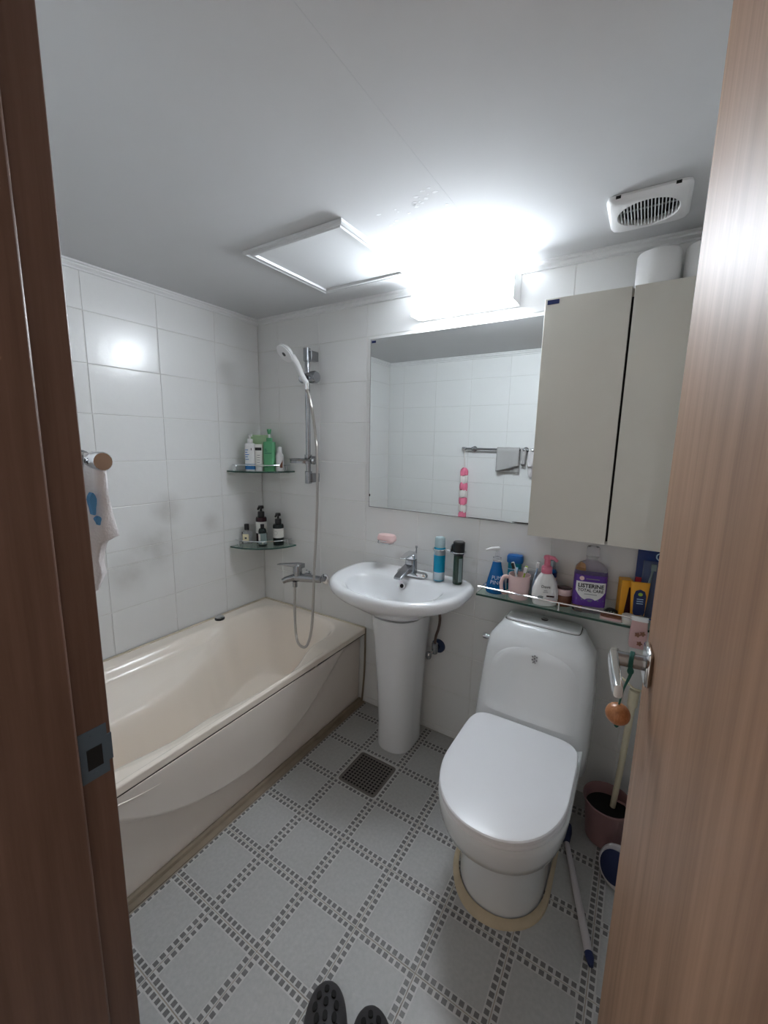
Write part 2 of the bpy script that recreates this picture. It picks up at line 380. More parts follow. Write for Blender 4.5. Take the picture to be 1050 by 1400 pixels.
for i in range(-1, 7):
    for j in range(-6, 4):
        x, y = 0.9724 + 0.2 * i, -0.7043 + 0.2 * j
        if i == 0 and j == 1: continue
        cl = (max(0, 0.781 - x) if i == -1 else 0, min(0.2, RX - x), 0, min(0.2, -y))
        if cl[1] - cl[0] < 0.01 or cl[3] - cl[2] < 0.01: continue
        body, mos = floor_tile(cl)
        o = bpy.data.objects.new('floor_tile', body); COL.objects.link(o); o.parent = fl; o.location = (x, y, 0)
        if mos:
            m_ = bpy.data.objects.new('mosaic_border', mos); COL.objects.link(m_); m_.parent = o; m_['kind'] = 'stuff'

# doorway: left jamb (frame) with rebate, stop and strike plate
fr = thing('trim_4', 'dark brown wooden door frame at the left of the doorway', 'door frame', (1.318, RY, 0), kind='structure')
MB().box(-0.020, 0, -0.0415, 0.003, 0, 2.07).obj('rebate_board', M['frame'], parent=fr, bevel=0.002)
MB().box(-0.020, 0.011, -0.17, -0.042, 0, 2.07).obj('stop_board', M['frame'], parent=fr, bevel=0.004)
sp = MB()
sp.prism([(-0.0365, 0.927), (-0.0, 0.927), (-0.0, 0.945), (0.0058, 0.945), (0.0058, 0.988), (-0.0, 0.988), (-0.0, 1.007), (-0.0365, 1.007)], 0, 0.0012)
sp.xf(lambda v: Vector((v.z, v.x - 0.003, v.y)))
st = sp.obj('strike_plate', M['strike'], parent=fr, smooth=False)
MB().box(0.0012, 0.0019, -0.031, -0.011, 0.945, 0.978).obj('latch_hole', M['dark'], parent=st, smooth=False)
for z in (0.936, 0.997): MB().lathe([(0.003, 0.0), (0.003, 0.0018)], 10, (0.0, -0.022, z), 'x').obj('screw', M['strike'], parent=st)
MB().box(0.733, 0.80, -0.17, 0.006, 0, 2.07).obj('hinge_board', M['frame'], parent=fr, smooth=False)
MB().box(-0.0, 0.733, -0.17, 0.006, 2.066, 2.074).obj('head_board', M['frame'], parent=fr, smooth=False)

# the open door leaf
DA = math.atan2(0.049, 0.59)
dr = thing('door_1', 'light oak door standing open on the right with chrome handle', 'door', (2.045, -1.472, 0), DA, kind='structure')
DL = 0.594
MB().box(0, 0.036, 0, DL, 0.012, 2.062).obj('door_leaf', M['door'], parent=dr, bevel=0.003)
HZ, HY = 1.068, DL - 0.065
hd = MB().box(-0.010, 0, HY - 0.03, HY + 0.03, HZ - 0.030, HZ + 0.030).obj('handle_plate', M['chrome'], parent=dr, bevel=0.006)
MB().lathe([(0.0125, -0.058), (0.0125, -0.01)], 20, (0, HY, HZ), 'x').obj('handle_neck', M['dullchrome'], parent=hd)
lv = MB(); secs = []
for y, w, t, x in ((HY + 0.014, 0.011, 0.0075, -0.053), (HY - 0.005, 0.013, 0.008, -0.055), (HY - 0.05, 0.012, 0.0075, -0.054), (HY - 0.10, 0.0115, 0.007, -0.052), (HY - 0.115, 0.010, 0.006, -0.051)):
    secs.append([(x + a, y, HZ + b) for a, b in sup(t, w, 4, 16)])
lv.loft(secs).obj('lever', M['chrome'], parent=hd)

# ------------------------------------------------------------------ lighting fixture over the mirror
lamp = thing('wall_lamp', 'lit white box lamp on the wall above the mirror', 'lamp', (1.27, 0, 1.955))
MB().box(-0.215, 0.215, -0.022, -0.001, 0.0, 0.118).obj('housing', M['white'], parent=lamp, bevel=0.003)
df = MB().loft([[(-0.21, -0.0225, z) if False else p for p in sec] for sec in (
    [(-0.212, -0.0225, 0.004), (0.212, -0.0225, 0.004), (0.212, -0.0225, 0.114), (-0.212, -0.0225, 0.114)],
    [(-0.212, -0.085, 0.006), (0.212, -0.085, 0.006), (0.212, -0.085, 0.112), (-0.212, -0.085, 0.112)],
    [(-0.205, -0.098, 0.014), (0.205, -0.098, 0.014), (0.205, -0.098, 0.104), (-0.205, -0.098, 0.104)])])
df.obj('diffuser', M['diffuser'], parent=lamp, smooth=False)
MB().box(-0.2125, 0.2125, -0.0975, -0.0225, 0.0005, 0.0045).obj('added_dim_plate', M['dimdiffuser'], parent=lamp, smooth=False)  # added plate, glows weaker than the diffuser to cut the downward light
for sx in (-0.2155, 0.2125): MB().box(sx, sx + 0.003, -0.098, -0.0225, 0.002, 0.116).obj('end_cap', M['white'], parent=lamp, smooth=False)

# ceiling extractor fan
fan = thing('extractor_fan', 'square white extractor fan with a round grille in the ceiling', 'fan', (1.892, -0.242, RH))
b = MB(); sq = lambda h, z, e: at(sup(h, h, e, 48), z)
b.loft([sq(0.097, -0.001, 12), sq(0.099, -0.008, 12), sq(0.094, -0.016, 10), sq(0.088, -0.020, 9), at(sup(0.076, 0.076, 2, 48), -0.021), at(sup(0.073, 0.073, 2, 48), -0.017), at(sup(0.072, 0.072, 2, 48), -0.004)], cap0=False, cap1=False)
b.obj('fan_cover', M['white'], parent=fan)
MB().lathe([(0.0735, -0.0035), (0.0735, -0.001)], 32).obj('fan_cavity', M['dark'], parent=fan)
for k in range(17):
    x = -0.066 + k * 0.00825; h = math.sqrt(0.0725 ** 2 - x * x)
    MB().box(x - 0.0014, x + 0.0014, -h, h, -0.0185, -0.007).obj('slat', M['hatch'], parent=fan, smooth=False)
MB().box(-0.075, 0.075, -0.0025, 0.0025, -0.0068, -0.0042).obj('cross_bar', M['hatch'], parent=fan, smooth=False)
for sx in (-0.075, 0.06): MB().box(sx, sx + 0.012, -0.099, -0.096, -0.011, -0.004).obj('clip_slot', M['dark'], parent=fan, smooth=False)

# ceiling access hatch
ht = thing('ceiling_hatch', 'white square access hatch with a raised frame in the ceiling', 'hatch', (0.873, -0.397, RH))
b = MB(); F = lambda h, z: [(-h * 1.0, -h * 1.02, z), (h, -h * 1.02, z), (h, h * 1.02, z), (-h, h * 1.02, z)]
b.loft([F(0.226, -0.001), F(0.226, -0.010), F(0.218, -0.013), F(0.213, -0.009), F(0.207, -0.009), F(0.203, -0.013), F(0.196, -0.013), F(0.193, -0.002)], cap0=False, cap1=False)
b.obj('hatch_frame', M['hatch'], parent=ht, smooth=False)
MB().box(-0.192, 0.192, -0.195, 0.195, -0.0055, -0.001).obj('hatch_panel', M['hatch'], parent=ht, smooth=False)

# ------------------------------------------------------------------ mirror and cabinet
mi = thing('wall_mirror', 'large frameless mirror on the back wall under the lamp', 'mirror', (0.7915, 0, 1.105))
MB().box(0, 0.8185, -0.006, -0.0012, 0, 0.805).obj('mirror_glass', M['mirror'], parent=mi, smooth=False)
MB().box(0.005, 0.028, -0.0068, -0.0061, 0.787, 0.797).obj('corner_sticker', M['navy'], parent=mi, smooth=False)
MB().box(-0.0012, 0.8185, -0.0058, -0.0012, -0.0018, 0).obj('bottom_edge', M['black'], parent=mi, smooth=False)
MB().box(-0.0018, 0, -0.0058, -0.0012, -0.0018, 0.805).obj('side_edge', M['seam'], parent=mi, smooth=False)
for k, (x, z, w, h) in enumerate(((0.003, 0.052, 0.008, 0.011), (0.50, 0.001, 0.22, 0.0025), (0.72, 0.001, 0.095, 0.005))):
    out = [(x + w * (0.5 * math.cos(a)) * random.uniform(.8, 1.1) + (w / 2 if k else 0), z + h * 0.6 * math.sin(a) * random.uniform(.7, 1.2) + h * 0.5) for a in [2 * math.pi * i / 16 for i in range(16)]]
    MB().prism(out, 0, 0.0006).xf(lambda v: Vector((v.x, -0.0061 - v.z, v.y))).obj('desilvered_spot', M['seam'], parent=mi, smooth=False)

cb = thing('wall_cabinet', 'cream gloss two-door cabinet hung on the wall right of mirror', 'cabinet', (1.611, 0, 1.092))
CW = 0.262
MB().box(0.002, CW * 2, -0.133, -0.001, 0.002, 0.826).obj('cabinet_body', M['cabside'], parent=cb, bevel=0.001)
for k, (x0, x1) in enumerate(((0.0, CW - 0.0035), (CW + 0.0035, 2 * CW))):
    dn = MB().box(x0, x1, -0.150, -0.134, 0, 0.828).obj('cabinet_door', M['cab'], parent=cb, bevel=0.0012)
MB().box(CW - 0.003, CW + 0.003, -0.1345, -0.1331, 0.01, 0.80).obj('door_gap', M['dark'], parent=cb, smooth=False)
lb = MB().box(0.008, 0.046, -0.1512, -0.1503, 0.809, 0.823).obj('corner_sticker', M['navy'], parent=cb, smooth=False)

# toilet paper on the cabinet
roll = thing('toilet_roll', 'white toilet roll standing on the cabinet, left of the pair', 'toilet roll', (1.930, -0.072, 1.9205), 0.3, group='toilet rolls on the cabinet')
MB().lathe([(0.020, 0.001), (0.0585, 0.0), (0.0605, 0.004), (0.0605, 0.101), (0.0585, 0.105), (0.020, 0.104), (0.020, 0.001)], 40, caps=False).obj('paper_roll', M['paper'], parent=roll)
MB().lathe([(0.0195, 0.002), (0.0195, 0.103)], 24).obj('core', M['dark'], parent=roll)
dup(roll, (2.058, -0.068, 1.9205), 1.2, 'white toilet roll on the cabinet, half behind the open door')

# ------------------------------------------------------------------ bathtub
tb = thing('bathtub', 'cream built-in bathtub with curved apron along the left wall', 'bathtub', (0, 0, 0))
TW, TH = 0.778, 0.44
XL = [(-1.40, .31), (-1.30, .31), (-0.97, .305), (-0.76, .27), (-0.60, .205), (-0.47, .15), (-0.33, .10), (-0.1, .095)]
XR = [(-1.40, .60), (-1.20, .615), (-0.98, .65), (-0.84, .645), (-0.65, .675), (-0.47, .69), (-0.29, .665), (-0.1, .66)]
def smin(a, b, k):
    h = max(0, min(1, 0.5 + 0.5 * (b - a) / k)); return b + (a - b) * h - k * h * (1 - h)
def tubz(x, y):
    d = smin(x - interp(XL, y), interp(XR, y) - x, 0.10)
    d = smin(d, -0.055 - y, 0.17); d = smin(d, y + 1.40, 0.20)
    xa = 0.085
    # sloping armrest on the wall side
    a = smin(smin(x - xa, -0.10 - y, 0.16), y + 1.37, 0.1)
    arm = TH - 0.048 * sstep(0.0, 0.045, a) - 0.03 * sstep(0.04, 0.25, a)
    drop = 0.035 * sstep(-0.012, 0.022, d) + 0.31 * sstep(0.004, 0.125, d)
    armw = sstep(-0.30, -0.52, y)
    top = TH if x > interp(XL, y) + 0.12 else TH + (arm - TH) * armw
    base = TH + (arm - TH) * armw * (1 - sstep(-0.01, 0.05, d)) if d < 0.06 else TH
    z = base - drop
    return max(z, 0.10)
NX, NY = 92, 150
b = MB(); vs = []
for j in range(NY + 1):
    y = -0.004 - 1.460 * j / NY
    for i in range(NX + 1):
        x = 0.004 + (TW - 0.006) * i / NX
        vs.append((x, y, tubz(x, y) - (0.004 if i == NX else 0)))
fs = [(j * (NX + 1) + i, (j + 1) * (NX + 1) + i, (j + 1) * (NX + 1) + i + 1, j * (NX + 1) + i + 1) for j in range(NY) for i in range(NX)]
b.add(vs, fs)
tubmesh = b.obj('tub_shell', M['tub'], parent=tb, fix=True, angle=80)
MB().box(TW - 0.022, TW, -1.464, -0.004, 0.408, 0.4372).obj('rim_lip', M['tub'], parent=tb, bevel=0.004)
MB().box(TW - 0.03, TW - 0.006, -1.464, -0.004, 0.401, 0.4085).obj('rim_seam', M['seam'], parent=tb, smooth=False)
ARC = [(-0.12, .42), (-0.156, .40), (-0.251, .33), (-0.402, .226), (-0.501, .172), (-0.643, .138), (-0.795, .134), (-0.926, .155), (-1.038, .187), (-1.136, .232), (-1.221, .285), (-1.32, .36)]
def arcz(y):
    if y > ARC[0][0] or y < ARC[-1][0]: return 0.43
    t = sorted(ARC)
    for (a, va), (c, vc) in zip(t, t[1:]):
        if y <= c: return va + (vc - va) * (y - a) / (c - a)
b = MB(); vs = []; NA, NZ = 140, 90
for j in range(NA + 1):
    y = -0.005 - 1.459 * j / NA; za = (arcz(y - 0.03) + 2 * arcz(y) + arcz(y + 0.03)) / 4
    for i in range(NZ + 1):
        z = 0.0 + 0.402 * i / NZ
        proud = sstep(za - 0.004, za + 0.012, z)
        x = 0.743 + 0.027 * proud + 0.008 * proud * sstep(za, za + 0.2, z) - 0.012 * (1 - z / 0.40) * (1 - proud) 
        vs.append((x, y, z))
b.add(vs, [(j * (NZ + 1) + i, j * (NZ + 1) + i + 1, (j + 1) * (NZ + 1) + i + 1, (j + 1) * (NZ + 1) + i) for j in range(NA) for i in range(NZ)])
b.obj('apron_panel', M['apron'], parent=tb, angle=70, fix=True)
MB().box(0.70, 0.776, -1.465, -0.004, 0, 0.004).obj('floor_caulk', M['caulk'], parent=tb, bevel=0.003)
MB().tube([(0.742, -1.465, 0.006), (0.742, -0.6, 0.005), (0.744, -0.004, 0.007)], 0.012, 8, samples=6).obj('apron_caulk', M['caulk'], parent=tb)
MB().tube([(0.0075, -1.465, TH), (0.0075, -0.7, TH + 0.001), (0.0075, -0.0075, TH + 0.001)], 0.0055, 8, samples=8).obj('wall_caulk', M['wcaulk'], parent=tb)
MB().tube([(0.0075, -0.007, TH + 0.001), (0.4, -0.007, TH + 0.001), (TW, -0.007, TH)], 0.0055, 8, samples=8).obj('back_caulk', M['wcaulk'], parent=tb)
MB().tube([(TW, -0.0065, 0.44), (TW - 0.004, -0.0065, 0.2), (TW - 0.02, -0.0065, 0.0)], 0.005, 8, samples=6).obj('corner_caulk', M['caulk'], parent=tb)
kn = MB().lathe([(0.026, 0), (0.027, 0.006), (0.022, 0.009)], 28, (0.045, -0.372, TH)).obj('overflow_knob', M['black'], parent=tb)
MB().lathe([(0.022, 0.009), (0.024, 0.014), (0.019, 0.018), (0.006, 0.020)], 28, (0.045, -0.372, TH)).obj('knob_cap', M['chrome'], parent=kn)

# ------------------------------------------------------------------ shower
sr = thing('shower_rail', 'chrome shower slide rail with soap tray on the back wall', 'shower rail', (0.432, 0, 1.205))
MB().lathe([(0.0128, 0.0), (0.0128, 0.688)], 20, (0, -0.06, 0)).obj('rail_bar', M['dullchrome'], parent=sr)
for z in (-0.004, 0.625):
    b = MB(); b.prism(sup(0.0155, 0.016, 4, 20, 0, -0.060), z, z + 0.066); b.box(-0.004, 0.026, -0.055, -0.001, z + 0.006, z + 0.054)
    b.obj('rail_bracket', M['dullchrome'], parent=sr, bevel=0.002)
hb = MB(); hb.lathe([(0.022, -0.035), (0.026, -0.028), (0.026, 0.035), (0.022, 0.04)], 24, (0.0, -0.068, 0.543), 'x'); hb.lathe([(0.029, 0.045), (0.031, 0.055), (0.031, 0.075), (0.026, 0.085)], 24, (-0.012, -0.068, 0.543), 'x')
hb.tube([(-0.002, -0.07, 0.543), (0.03, -0.128, 0.533)], [0.018, 0.02], 16)
hb.obj('slide_holder', M['dullchrome'], parent=sr)
tr = MB(); 
tr.loft([[(0.0 + 0.068 * math.cos(a) - 0.030, -0.078 + 0.060 * math.sin(a), z) for a in [2 * math.pi * k / 32 for k in range(32)]] for z in (0.106, 0.118)])
tr.loft([[(-0.030 + r * 0.068 * math.cos(a), -0.078 + r * 0.060 * math.sin(a), z) for a in [2 * math.pi * k / 32 for k in range(32)]] for r, z in ((0.97, 0.1185), (1.06, 0.126), (1.03, 0.127), (0.93, 0.1195))], cap0=False, cap1=False)
tr.lathe([(0.018, 0.0), (0.02, 0.01), (0.02, 0.05)], 20, (0.0, -0.06, 0.100)); tr.lathe([(0.02, 0.0), (0.022, 0.008), (0.022, 0.02), (0.018, 0.026)], 20, (0.028, -0.062, 0.122), 'x')
tr.obj('soap_tray', M['dullchrome'], parent=sr)
# hand shower in the holder, with hose down to the mixer
hs = thing('hand_shower', 'white hand shower with steel hose hanging from the slide rail', 'hand shower', (0, 0, 0))
MB().tube([(0.512, -0.150, 1.705), (0.482, -0.152, 1.745), (0.455, -0.155, 1.80), (0.428, -0.160, 1.838)], [0.0115, 0.0135, 0.013, 0.015], 16, samples=4).obj('shower_handle', M['white'], parent=hs)
hdv = Vector((-0.20, -0.72, -0.66)).normalized(); q = Vector((0, 0, 1)).rotation_difference(hdv)
b = MB().lathe([(0.012, -0.028), (0.034, -0.018), (0.046, -0.006), (0.0475, 0.004)], 36); b.xf(lambda v: q @ v + Vector((0.392, -0.172, 1.856)))
hh = b.obj('shower_head', M['white'], parent=hs)
b = MB().lathe([(0.0482, 0.0042), (0.0485, 0.008), (0.047, 0.0105), (0.040, 0.0115)], 36); b.xf(lambda v: q @ v + Vector((0.392, -0.172, 1.856))); b.obj('spray_face', M['white'], parent=hh)
b = MB().lathe([(0.0486, 0.0036), (0.0492, 0.0055)], 36, caps=False); b.xf(lambda v: q @ v + Vector((0.392, -0.172, 1.856))); b.obj('grey_ring', M['dullchrome'], parent=hh)
b = MB().lathe([(0.011, 0.0116), (0.011, 0.0128)], 20); b.xf(lambda v: q @ v + Vector((0.392, -0.172, 1.856))); b.obj('spray_centre', M['black'], parent=hh)
MB().lathe([(0.0125, 0), (0.0125, 0.03)], 16, (0.512, -0.150, 1.676)).obj('hose_nut', M['chrome'], parent=hs)
pth = [(0.512, -0.150, 1.676), (0.516, -0.125, 1.60), (0.506, -0.085, 1.46), (0.507, -0.075, 1.32), (0.503, -0.075, 1.056), (0.512, -0.11, 0.76), (0.537, -0.16, 0.47), (0.518, -0.175, 0.348), (0.476, -0.175, 0.316), (0.432, -0.170, 0.346), (0.400, -0.150, 0.47), (0.370, -0.115, 0.618)]
P, _ = catmull([Vector(p) for p in pth], [0] * len(pth), 60)
MB().tube(P, [0.0066 if k % 2 else 0.0074 for k in range(len(P))], 8).obj('shower_hose', M['hose'], parent=hs)

bf = thing('bath_mixer', 'chrome bath mixer tap on the wall above the tub', 'tap', (0.42, 0, 0.66))
for x in (0.075, -0.055): MB().lathe([(0.022, 0.0), (0.030, 0.006), (0.030, 0.012)], 24, (x, -0.013, 0), 'y').obj('wall_flange', M['chrome'], parent=bf)
b = MB(); b.tube([(0.075, -0.012, 0), (0.072, -0.05, 0.008)], 0.014, 14); b.tube([(-0.055, -0.012, 0), (-0.05, -0.06, 0.008)], 0.014, 14)
b.tube([(0.085, -0.05, 0.010), (0.02, -0.075, 0.012), (-0.055, -0.105, 0.014)], [0.019, 0.022, 0.026], 18)
b.tube([(-0.05, -0.105, 0.014), (-0.085, -0.15, 0.004), (-0.095, -0.165, -0.004)], [0.021, 0.017, 0.015], 16)
b.lathe([(0.013, 0), (0.013, 0.03)], 14, (-0.050, -0.113, -0.040)); b.obj('mixer_body', M['dullchrome'], parent=bf)
MB().lathe([(0.025, 0), (0.026, 0.02), (0.024, 0.055), (0.018, 0.062)], 24, (-0.042, -0.10, 0.025)).obj('cartridge_cap', M['dullchrome'], parent=bf)
b = MB(); b.loft([[(-0.042 + 0.02 * 1, -0.10 + w, 0.07 + t), (-0.022, -0.10 - w, 0.07 + t), (-0.022, -0.10 - w, 0.095), (-0.022, -0.10 + w, 0.095)] if False else [(x, y + w, z), (x, y - w, z), (x, y - w, z + t), (x, y + w, z + t)] for x, y, z, w, t in ((-0.015, -0.085, 0.066, 0.018, 0.026), (-0.05, -0.105, 0.074, 0.020, 0.022), (-0.10, -0.135, 0.082, 0.015, 0.010), (-0.135, -0.155, 0.084, 0.012, 0.006))])
b.obj('lever', M['dullchrome'], parent=bf, bevel=0.003)

# ------------------------------------------------------------------ corner shelves and their bottles
def corner_shelf(z, label):
    t = thing('corner_shelf', label, 'shelf', (0, 0, z), group='glass corner shelves')
    def q(a, b_, n=20): return [(0.002, -0.002)] + [(0.002 + a * math.cos(k / n * math.pi / 2), -0.002 - b_ * math.sin(k / n * math.pi / 2)) for k in range(n + 1)]
    MB().prism(q(0.270, 0.245), -0.008, 0).obj('glass_plate', M['glass'], parent=t, smooth=False)
    ed = [(0.002 + 0.2705 * math.cos(k / 24 * math.pi / 2), -0.002 - 0.2455 * math.sin(k / 24 * math.pi / 2), -0.004) for k in range(25)]
    MB().tube(ed, 0.0042, 8).obj('glass_edge', M['glassedge'], parent=t)
    rl = [(0.003, -0.21, 0.032)] + [(0.002 + 0.246 * math.cos(k / 20 * math.pi / 2), -0.002 - 0.222 * math.sin(k / 20 * math.pi / 2), 0.032) for k in range(18, 1, -1)] + [(0.24, -0.003, 0.032)]
    MB().tube(rl, 0.0036, 8).obj('guard_rail', M['chrome'], parent=t)
    for x, y in ((0.040, -0.2195), (0.2435, -0.036)):
        MB().lathe([(0.007, 0.0), (0.007, 0.004), (0.004, 0.006), (0.004, 0.033)], 10, (x, y, 0.0)).obj('rail_post', M['chrome'], parent=t)
    for x, y in ((0.010, -0.20), (0.23, -0.010)): MB().box(x - 0.009, x + 0.009, y - 0.009, y + 0.009, -0.016, -0.0085).obj('shelf_bracket', M['chrome'], parent=t, bevel=0.002)
    return t
corner_shelf(1.258, 'upper glass corner shelf holding white and green bottles')
corner_shelf(0.826, 'lower glass corner shelf holding the dark pump bottles')
def pump(t, z, m, s=1.0, dirv=(0, -1), name='pump'):
    b = MB(); b.lathe([(0.0155 * s, 0), (0.0155 * s, 0.020 * s), (0.0135 * s, 0.024 * s)], 18, (0, 0, z)); b.lathe([(0.005 * s, 0.02 * s), (0.005 * s, 0.040 * s)], 12, (0, 0, z))
    d = Vector((dirv[0], dirv[1], 0)).normalized(); c = Vector((0, 0, z + 0.045 * s))
    b.lathe([(0.0125 * s, 0.038 * s), (0.0135 * s, 0.044 * s), (0.0115 * s, 0.052 * s)], 18, (0, 0, z))
    b.tube([c, c + d * 0.024 * s, c + d * 0.034 * s + Vector((0, 0, -0.006 * s))], [0.0065 * s, 0.0055 * s, 0.0045 * s], 10)
    return b.obj(name, m, parent=t)
US, LS = 1.2583, 0.8263
# upper shelf
t = thing('lotion_bottle', 'white pump bottle with a blue band on the upper corner shelf', 'bottle', (0.082, -0.150, US), 0.6)
MB().loft([at(sup(0.029, 0.020, 4, 28), z) for z in (0.0, 0.005, 0.140)] + [at(sup(0.026, 0.018, 3, 28), 0.148), at(sup(0.013, 0.013, 2, 28), 0.152)]).obj('bottle_body', M['white'], parent=t)
MB().loft([at(sup(0.0294, 0.0204, 4, 28), z) for z in (0.006, 0.036)], cap0=False, cap1=False).obj('blue_band', M['blueband'], parent=t)
pump(t, 0.152, M['white'], 0.95)
for k in range(5): MB().box(-0.023, -0.023 + (0.018, 0.014, 0.02, 0.012, 0.016)[k], -0.0206, -0.0202, 0.060 + k * 0.013, 0.064 + k * 0.013).obj('print_line', M['blueband'], parent=t, smooth=False)
MB().box(0.008, 0.012, -0.0206, -0.0202, 0.112, 0.124).obj('print_mark', M['textdark'], parent=t, smooth=False)
t = thing('soap_box', 'pale green card box at the back of the upper corner shelf', 'box', (0.070, -0.062, US), 0.7)
MB().box(-0.052, 0.052, -0.025, 0.025, 0, 0.190).obj('card_box', M['palegreen'], parent=t, bevel=0.001)
MB().box(-0.054, 0.054, -0.027, 0.027, 0.1905, 0.198).obj('box_lid', M['palegreen'], parent=t, bevel=0.001)
t = thing('cream_tube', 'slim white tube with black label beside the green pump bottle', 'tube', (0.130, -0.132, US), 0.5)
MB().loft([at(sup(0.019, 0.016, 3, 24), 0), at(sup(0.0195, 0.016, 3, 24), 0.022)], mi=0).obj('tube_cap', M['white'], parent=t)
MB().loft([at(sup(0.020, 0.017, 3, 24), 0.0225), at(sup(0.021, 0.012, 3, 24), 0.09), at(sup(0.022, 0.003, 4, 24), 0.146)]).obj('tube_body', M['offwhite'], parent=t)
MB().box(-0.018, 0.018, -0.0085, -0.0075, 0.112, 0.128).obj('black_label', M['black'], parent=t, smooth=False)
for k in range(4): MB().box(-0.006, 0.010, -0.0165 + k * 0.0012, -0.0155 + k * 0.0012, 0.045 + k * 0.013, 0.048 + k * 0.013).obj('print_line', M['textgrey'], parent=t, smooth=False)
t = thing('shampoo_bottle', 'tall green pump bottle on the upper corner shelf', 'bottle', (0.176, -0.095, US), 0.5)
MB().loft([at(sup(0.0305, 0.022, 6, 28), z) for z in (0.0, 0.004, 0.156)] + [at(sup(0.028, 0.020, 5, 28), 0.160), at(sup(0.016, 0.016, 2.4, 28), 0.162), at(sup(0.016, 0.016, 2.2, 28), 0.182)]).obj('bottle_body', M['green'], parent=t)
for z, w in ((0.118, 0.012), (0.108, 0.016), (0.096, 0.04), (0.020, 0.018)): MB().box(-0.022, -0.022 + w, -0.0226, -0.0221, z, z + 0.003).obj('print_line', M['cord'], parent=t, smooth=False)
b = MB(); b.lathe([(0.006, 0.182), (0.005, 0.21)], 12); b.obj('pump_stem', M['white'], parent=t)
b = MB(); b.lathe([(0.008, 0.202), (0.0125, 0.226), (0.0115, 0.230)], 16); b.tube([(0, 0, 0.225), (0.012, -0.025, 0.222)], 0.0045, 8); b.obj('pump_head', M['green'], parent=t)
t = thing('small_bottle', 'small white bottle with a brown patch at the right of the upper shelf', 'bottle', (0.224, -0.066, US), 0.5)
MB().loft([at(sup(0.021, 0.015, 3, 24), z) for z in (0, 0.004, 0.085)] + [at(sup(0.017, 0.013, 2.5, 24), 0.096), at(sup(0.013, 0.012, 2, 24), 0.100)]).obj('bottle_body', M['white'], parent=t)
MB().lathe([(0.0145, 0.1005), (0.0135, 0.134)], 18).obj('cap', M['white'], parent=t)
MB().prism([(0.004, 0.018), (0.019, 0.018), (0.019, 0.062), (0.015, 0.05), (0.006, 0.035)], 0, 0.0006).xf(lambda v: Vector((v.x, -0.0154 - v.z + 0.9 * max(0, v.x - 0.012) ** 1.0 * 0.5, v.y))).obj('brown_label', M['brown'], parent=t, smooth=False)
# lower shelf
t = thing('perfume_bottle', 'square clear perfume bottle with cream label and black cap', 'bottle', (0.036, -0.158, LS), 0.5)
MB().box(-0.026, 0.026, -0.018, 0.018, 0, 0.075).obj('glass_body', M['clear'], parent=t, bevel=0.004)
lb = MB().box(-0.018, 0.018, -0.0195, -0.0186, 0.016, 0.062).obj('cream_label', M['cream'], parent=t, smooth=False)
MB().box(-0.006, 0.006, -0.0202, -0.0196, 0.034, 0.044).obj('label_mark', M['textdark'], parent=lb, smooth=False)
MB().lathe([(0.008, 0.076), (0.008, 0.084)], 14).obj('collar', M['chrome'], parent=t)
MB().lathe([(0.0135, 0.0845), (0.0135, 0.118), (0.010, 0.120)], 18).obj('cap', M['black'], parent=t)
def dark_pump(loc, r, h, mbody, lab, label, ps, lz):
    t = thing('soap_dispenser', label, 'bottle', loc, 0.45, group='dark pump bottles')
    MB().lathe([(r * 0.96, 0), (r, 0.004), (r, h - 0.012), (r * 0.9, h - 0.003), (r * 0.5, h)], 30).obj('bottle_body', mbody, parent=t)
    MB().lathe([(r + 0.0006, lz[0]), (r + 0.0006, lz[1])], 30, caps=False).obj('paper_label', lab, parent=t)
    pump(t, h, M['black'], ps); return t
dark_pump((0.079, -0.086, LS), 0.0315, 0.158, M['maroon'], M['offwhite'], 'tall dark maroon pump bottle with white label on the lower shelf', 1.25, (0.062, 0.130))
t = dark_pump((0.192, -0.060, LS), 0.0310, 0.125, M['bottledark'], M['offwhite'], 'shorter black pump bottle with white label at right of lower shelf', 1.2, (0.045, 0.100))
MB().lathe([(0.010, 0), (0.0112, 0.0004)], 20, caps=False).xf(lambda v: Vector((v.x - 0.004, -0.0321 - v.z, v.y + 0.075))).obj('label_ring', M['textgrey'], parent=t)
t = thing('serum_bottle', 'small dark green bottle standing before the maroon pump bottle', 'bottle', (0.1475, -0.140, LS), 0.5)
MB().lathe([(0.0215, 0), (0.0225, 0.003), (0.0225, 0.090), (0.018, 0.102), (0.011, 0.106)], 26).obj('bottle_body', M['bottledark'], parent=t)
MB().lathe([(0.0110, 0.1065), (0.0110, 0.128)], 18).obj('cap', M['black'], parent=t)
MB().lathe([(0.0231, 0.014), (0.0231, 0.078)], 26, caps=False).obj('grey_label', M['greylabel'], parent=t)
MB().add([(0.02345 * math.cos(a), 0.02345 * math.sin(a), z) for z in (0.036, 0.074) for a in (-2.5, -2.3, -2.1, -1.9, -1.75)], [(i, i + 1, i + 6, i + 5) for i in range(4)]).obj('label_panel', M['offwhite'], parent=t)
MB().add([(0.02345 * math.cos(a), 0.02345 * math.sin(a), z) for z in (0.016, 0.030) for a in (-1.35, -1.2, -1.05)], [(i, i + 1, i + 4, i + 3) for i in range(2)]).obj('bar_print', M['offwhite'], parent=t)

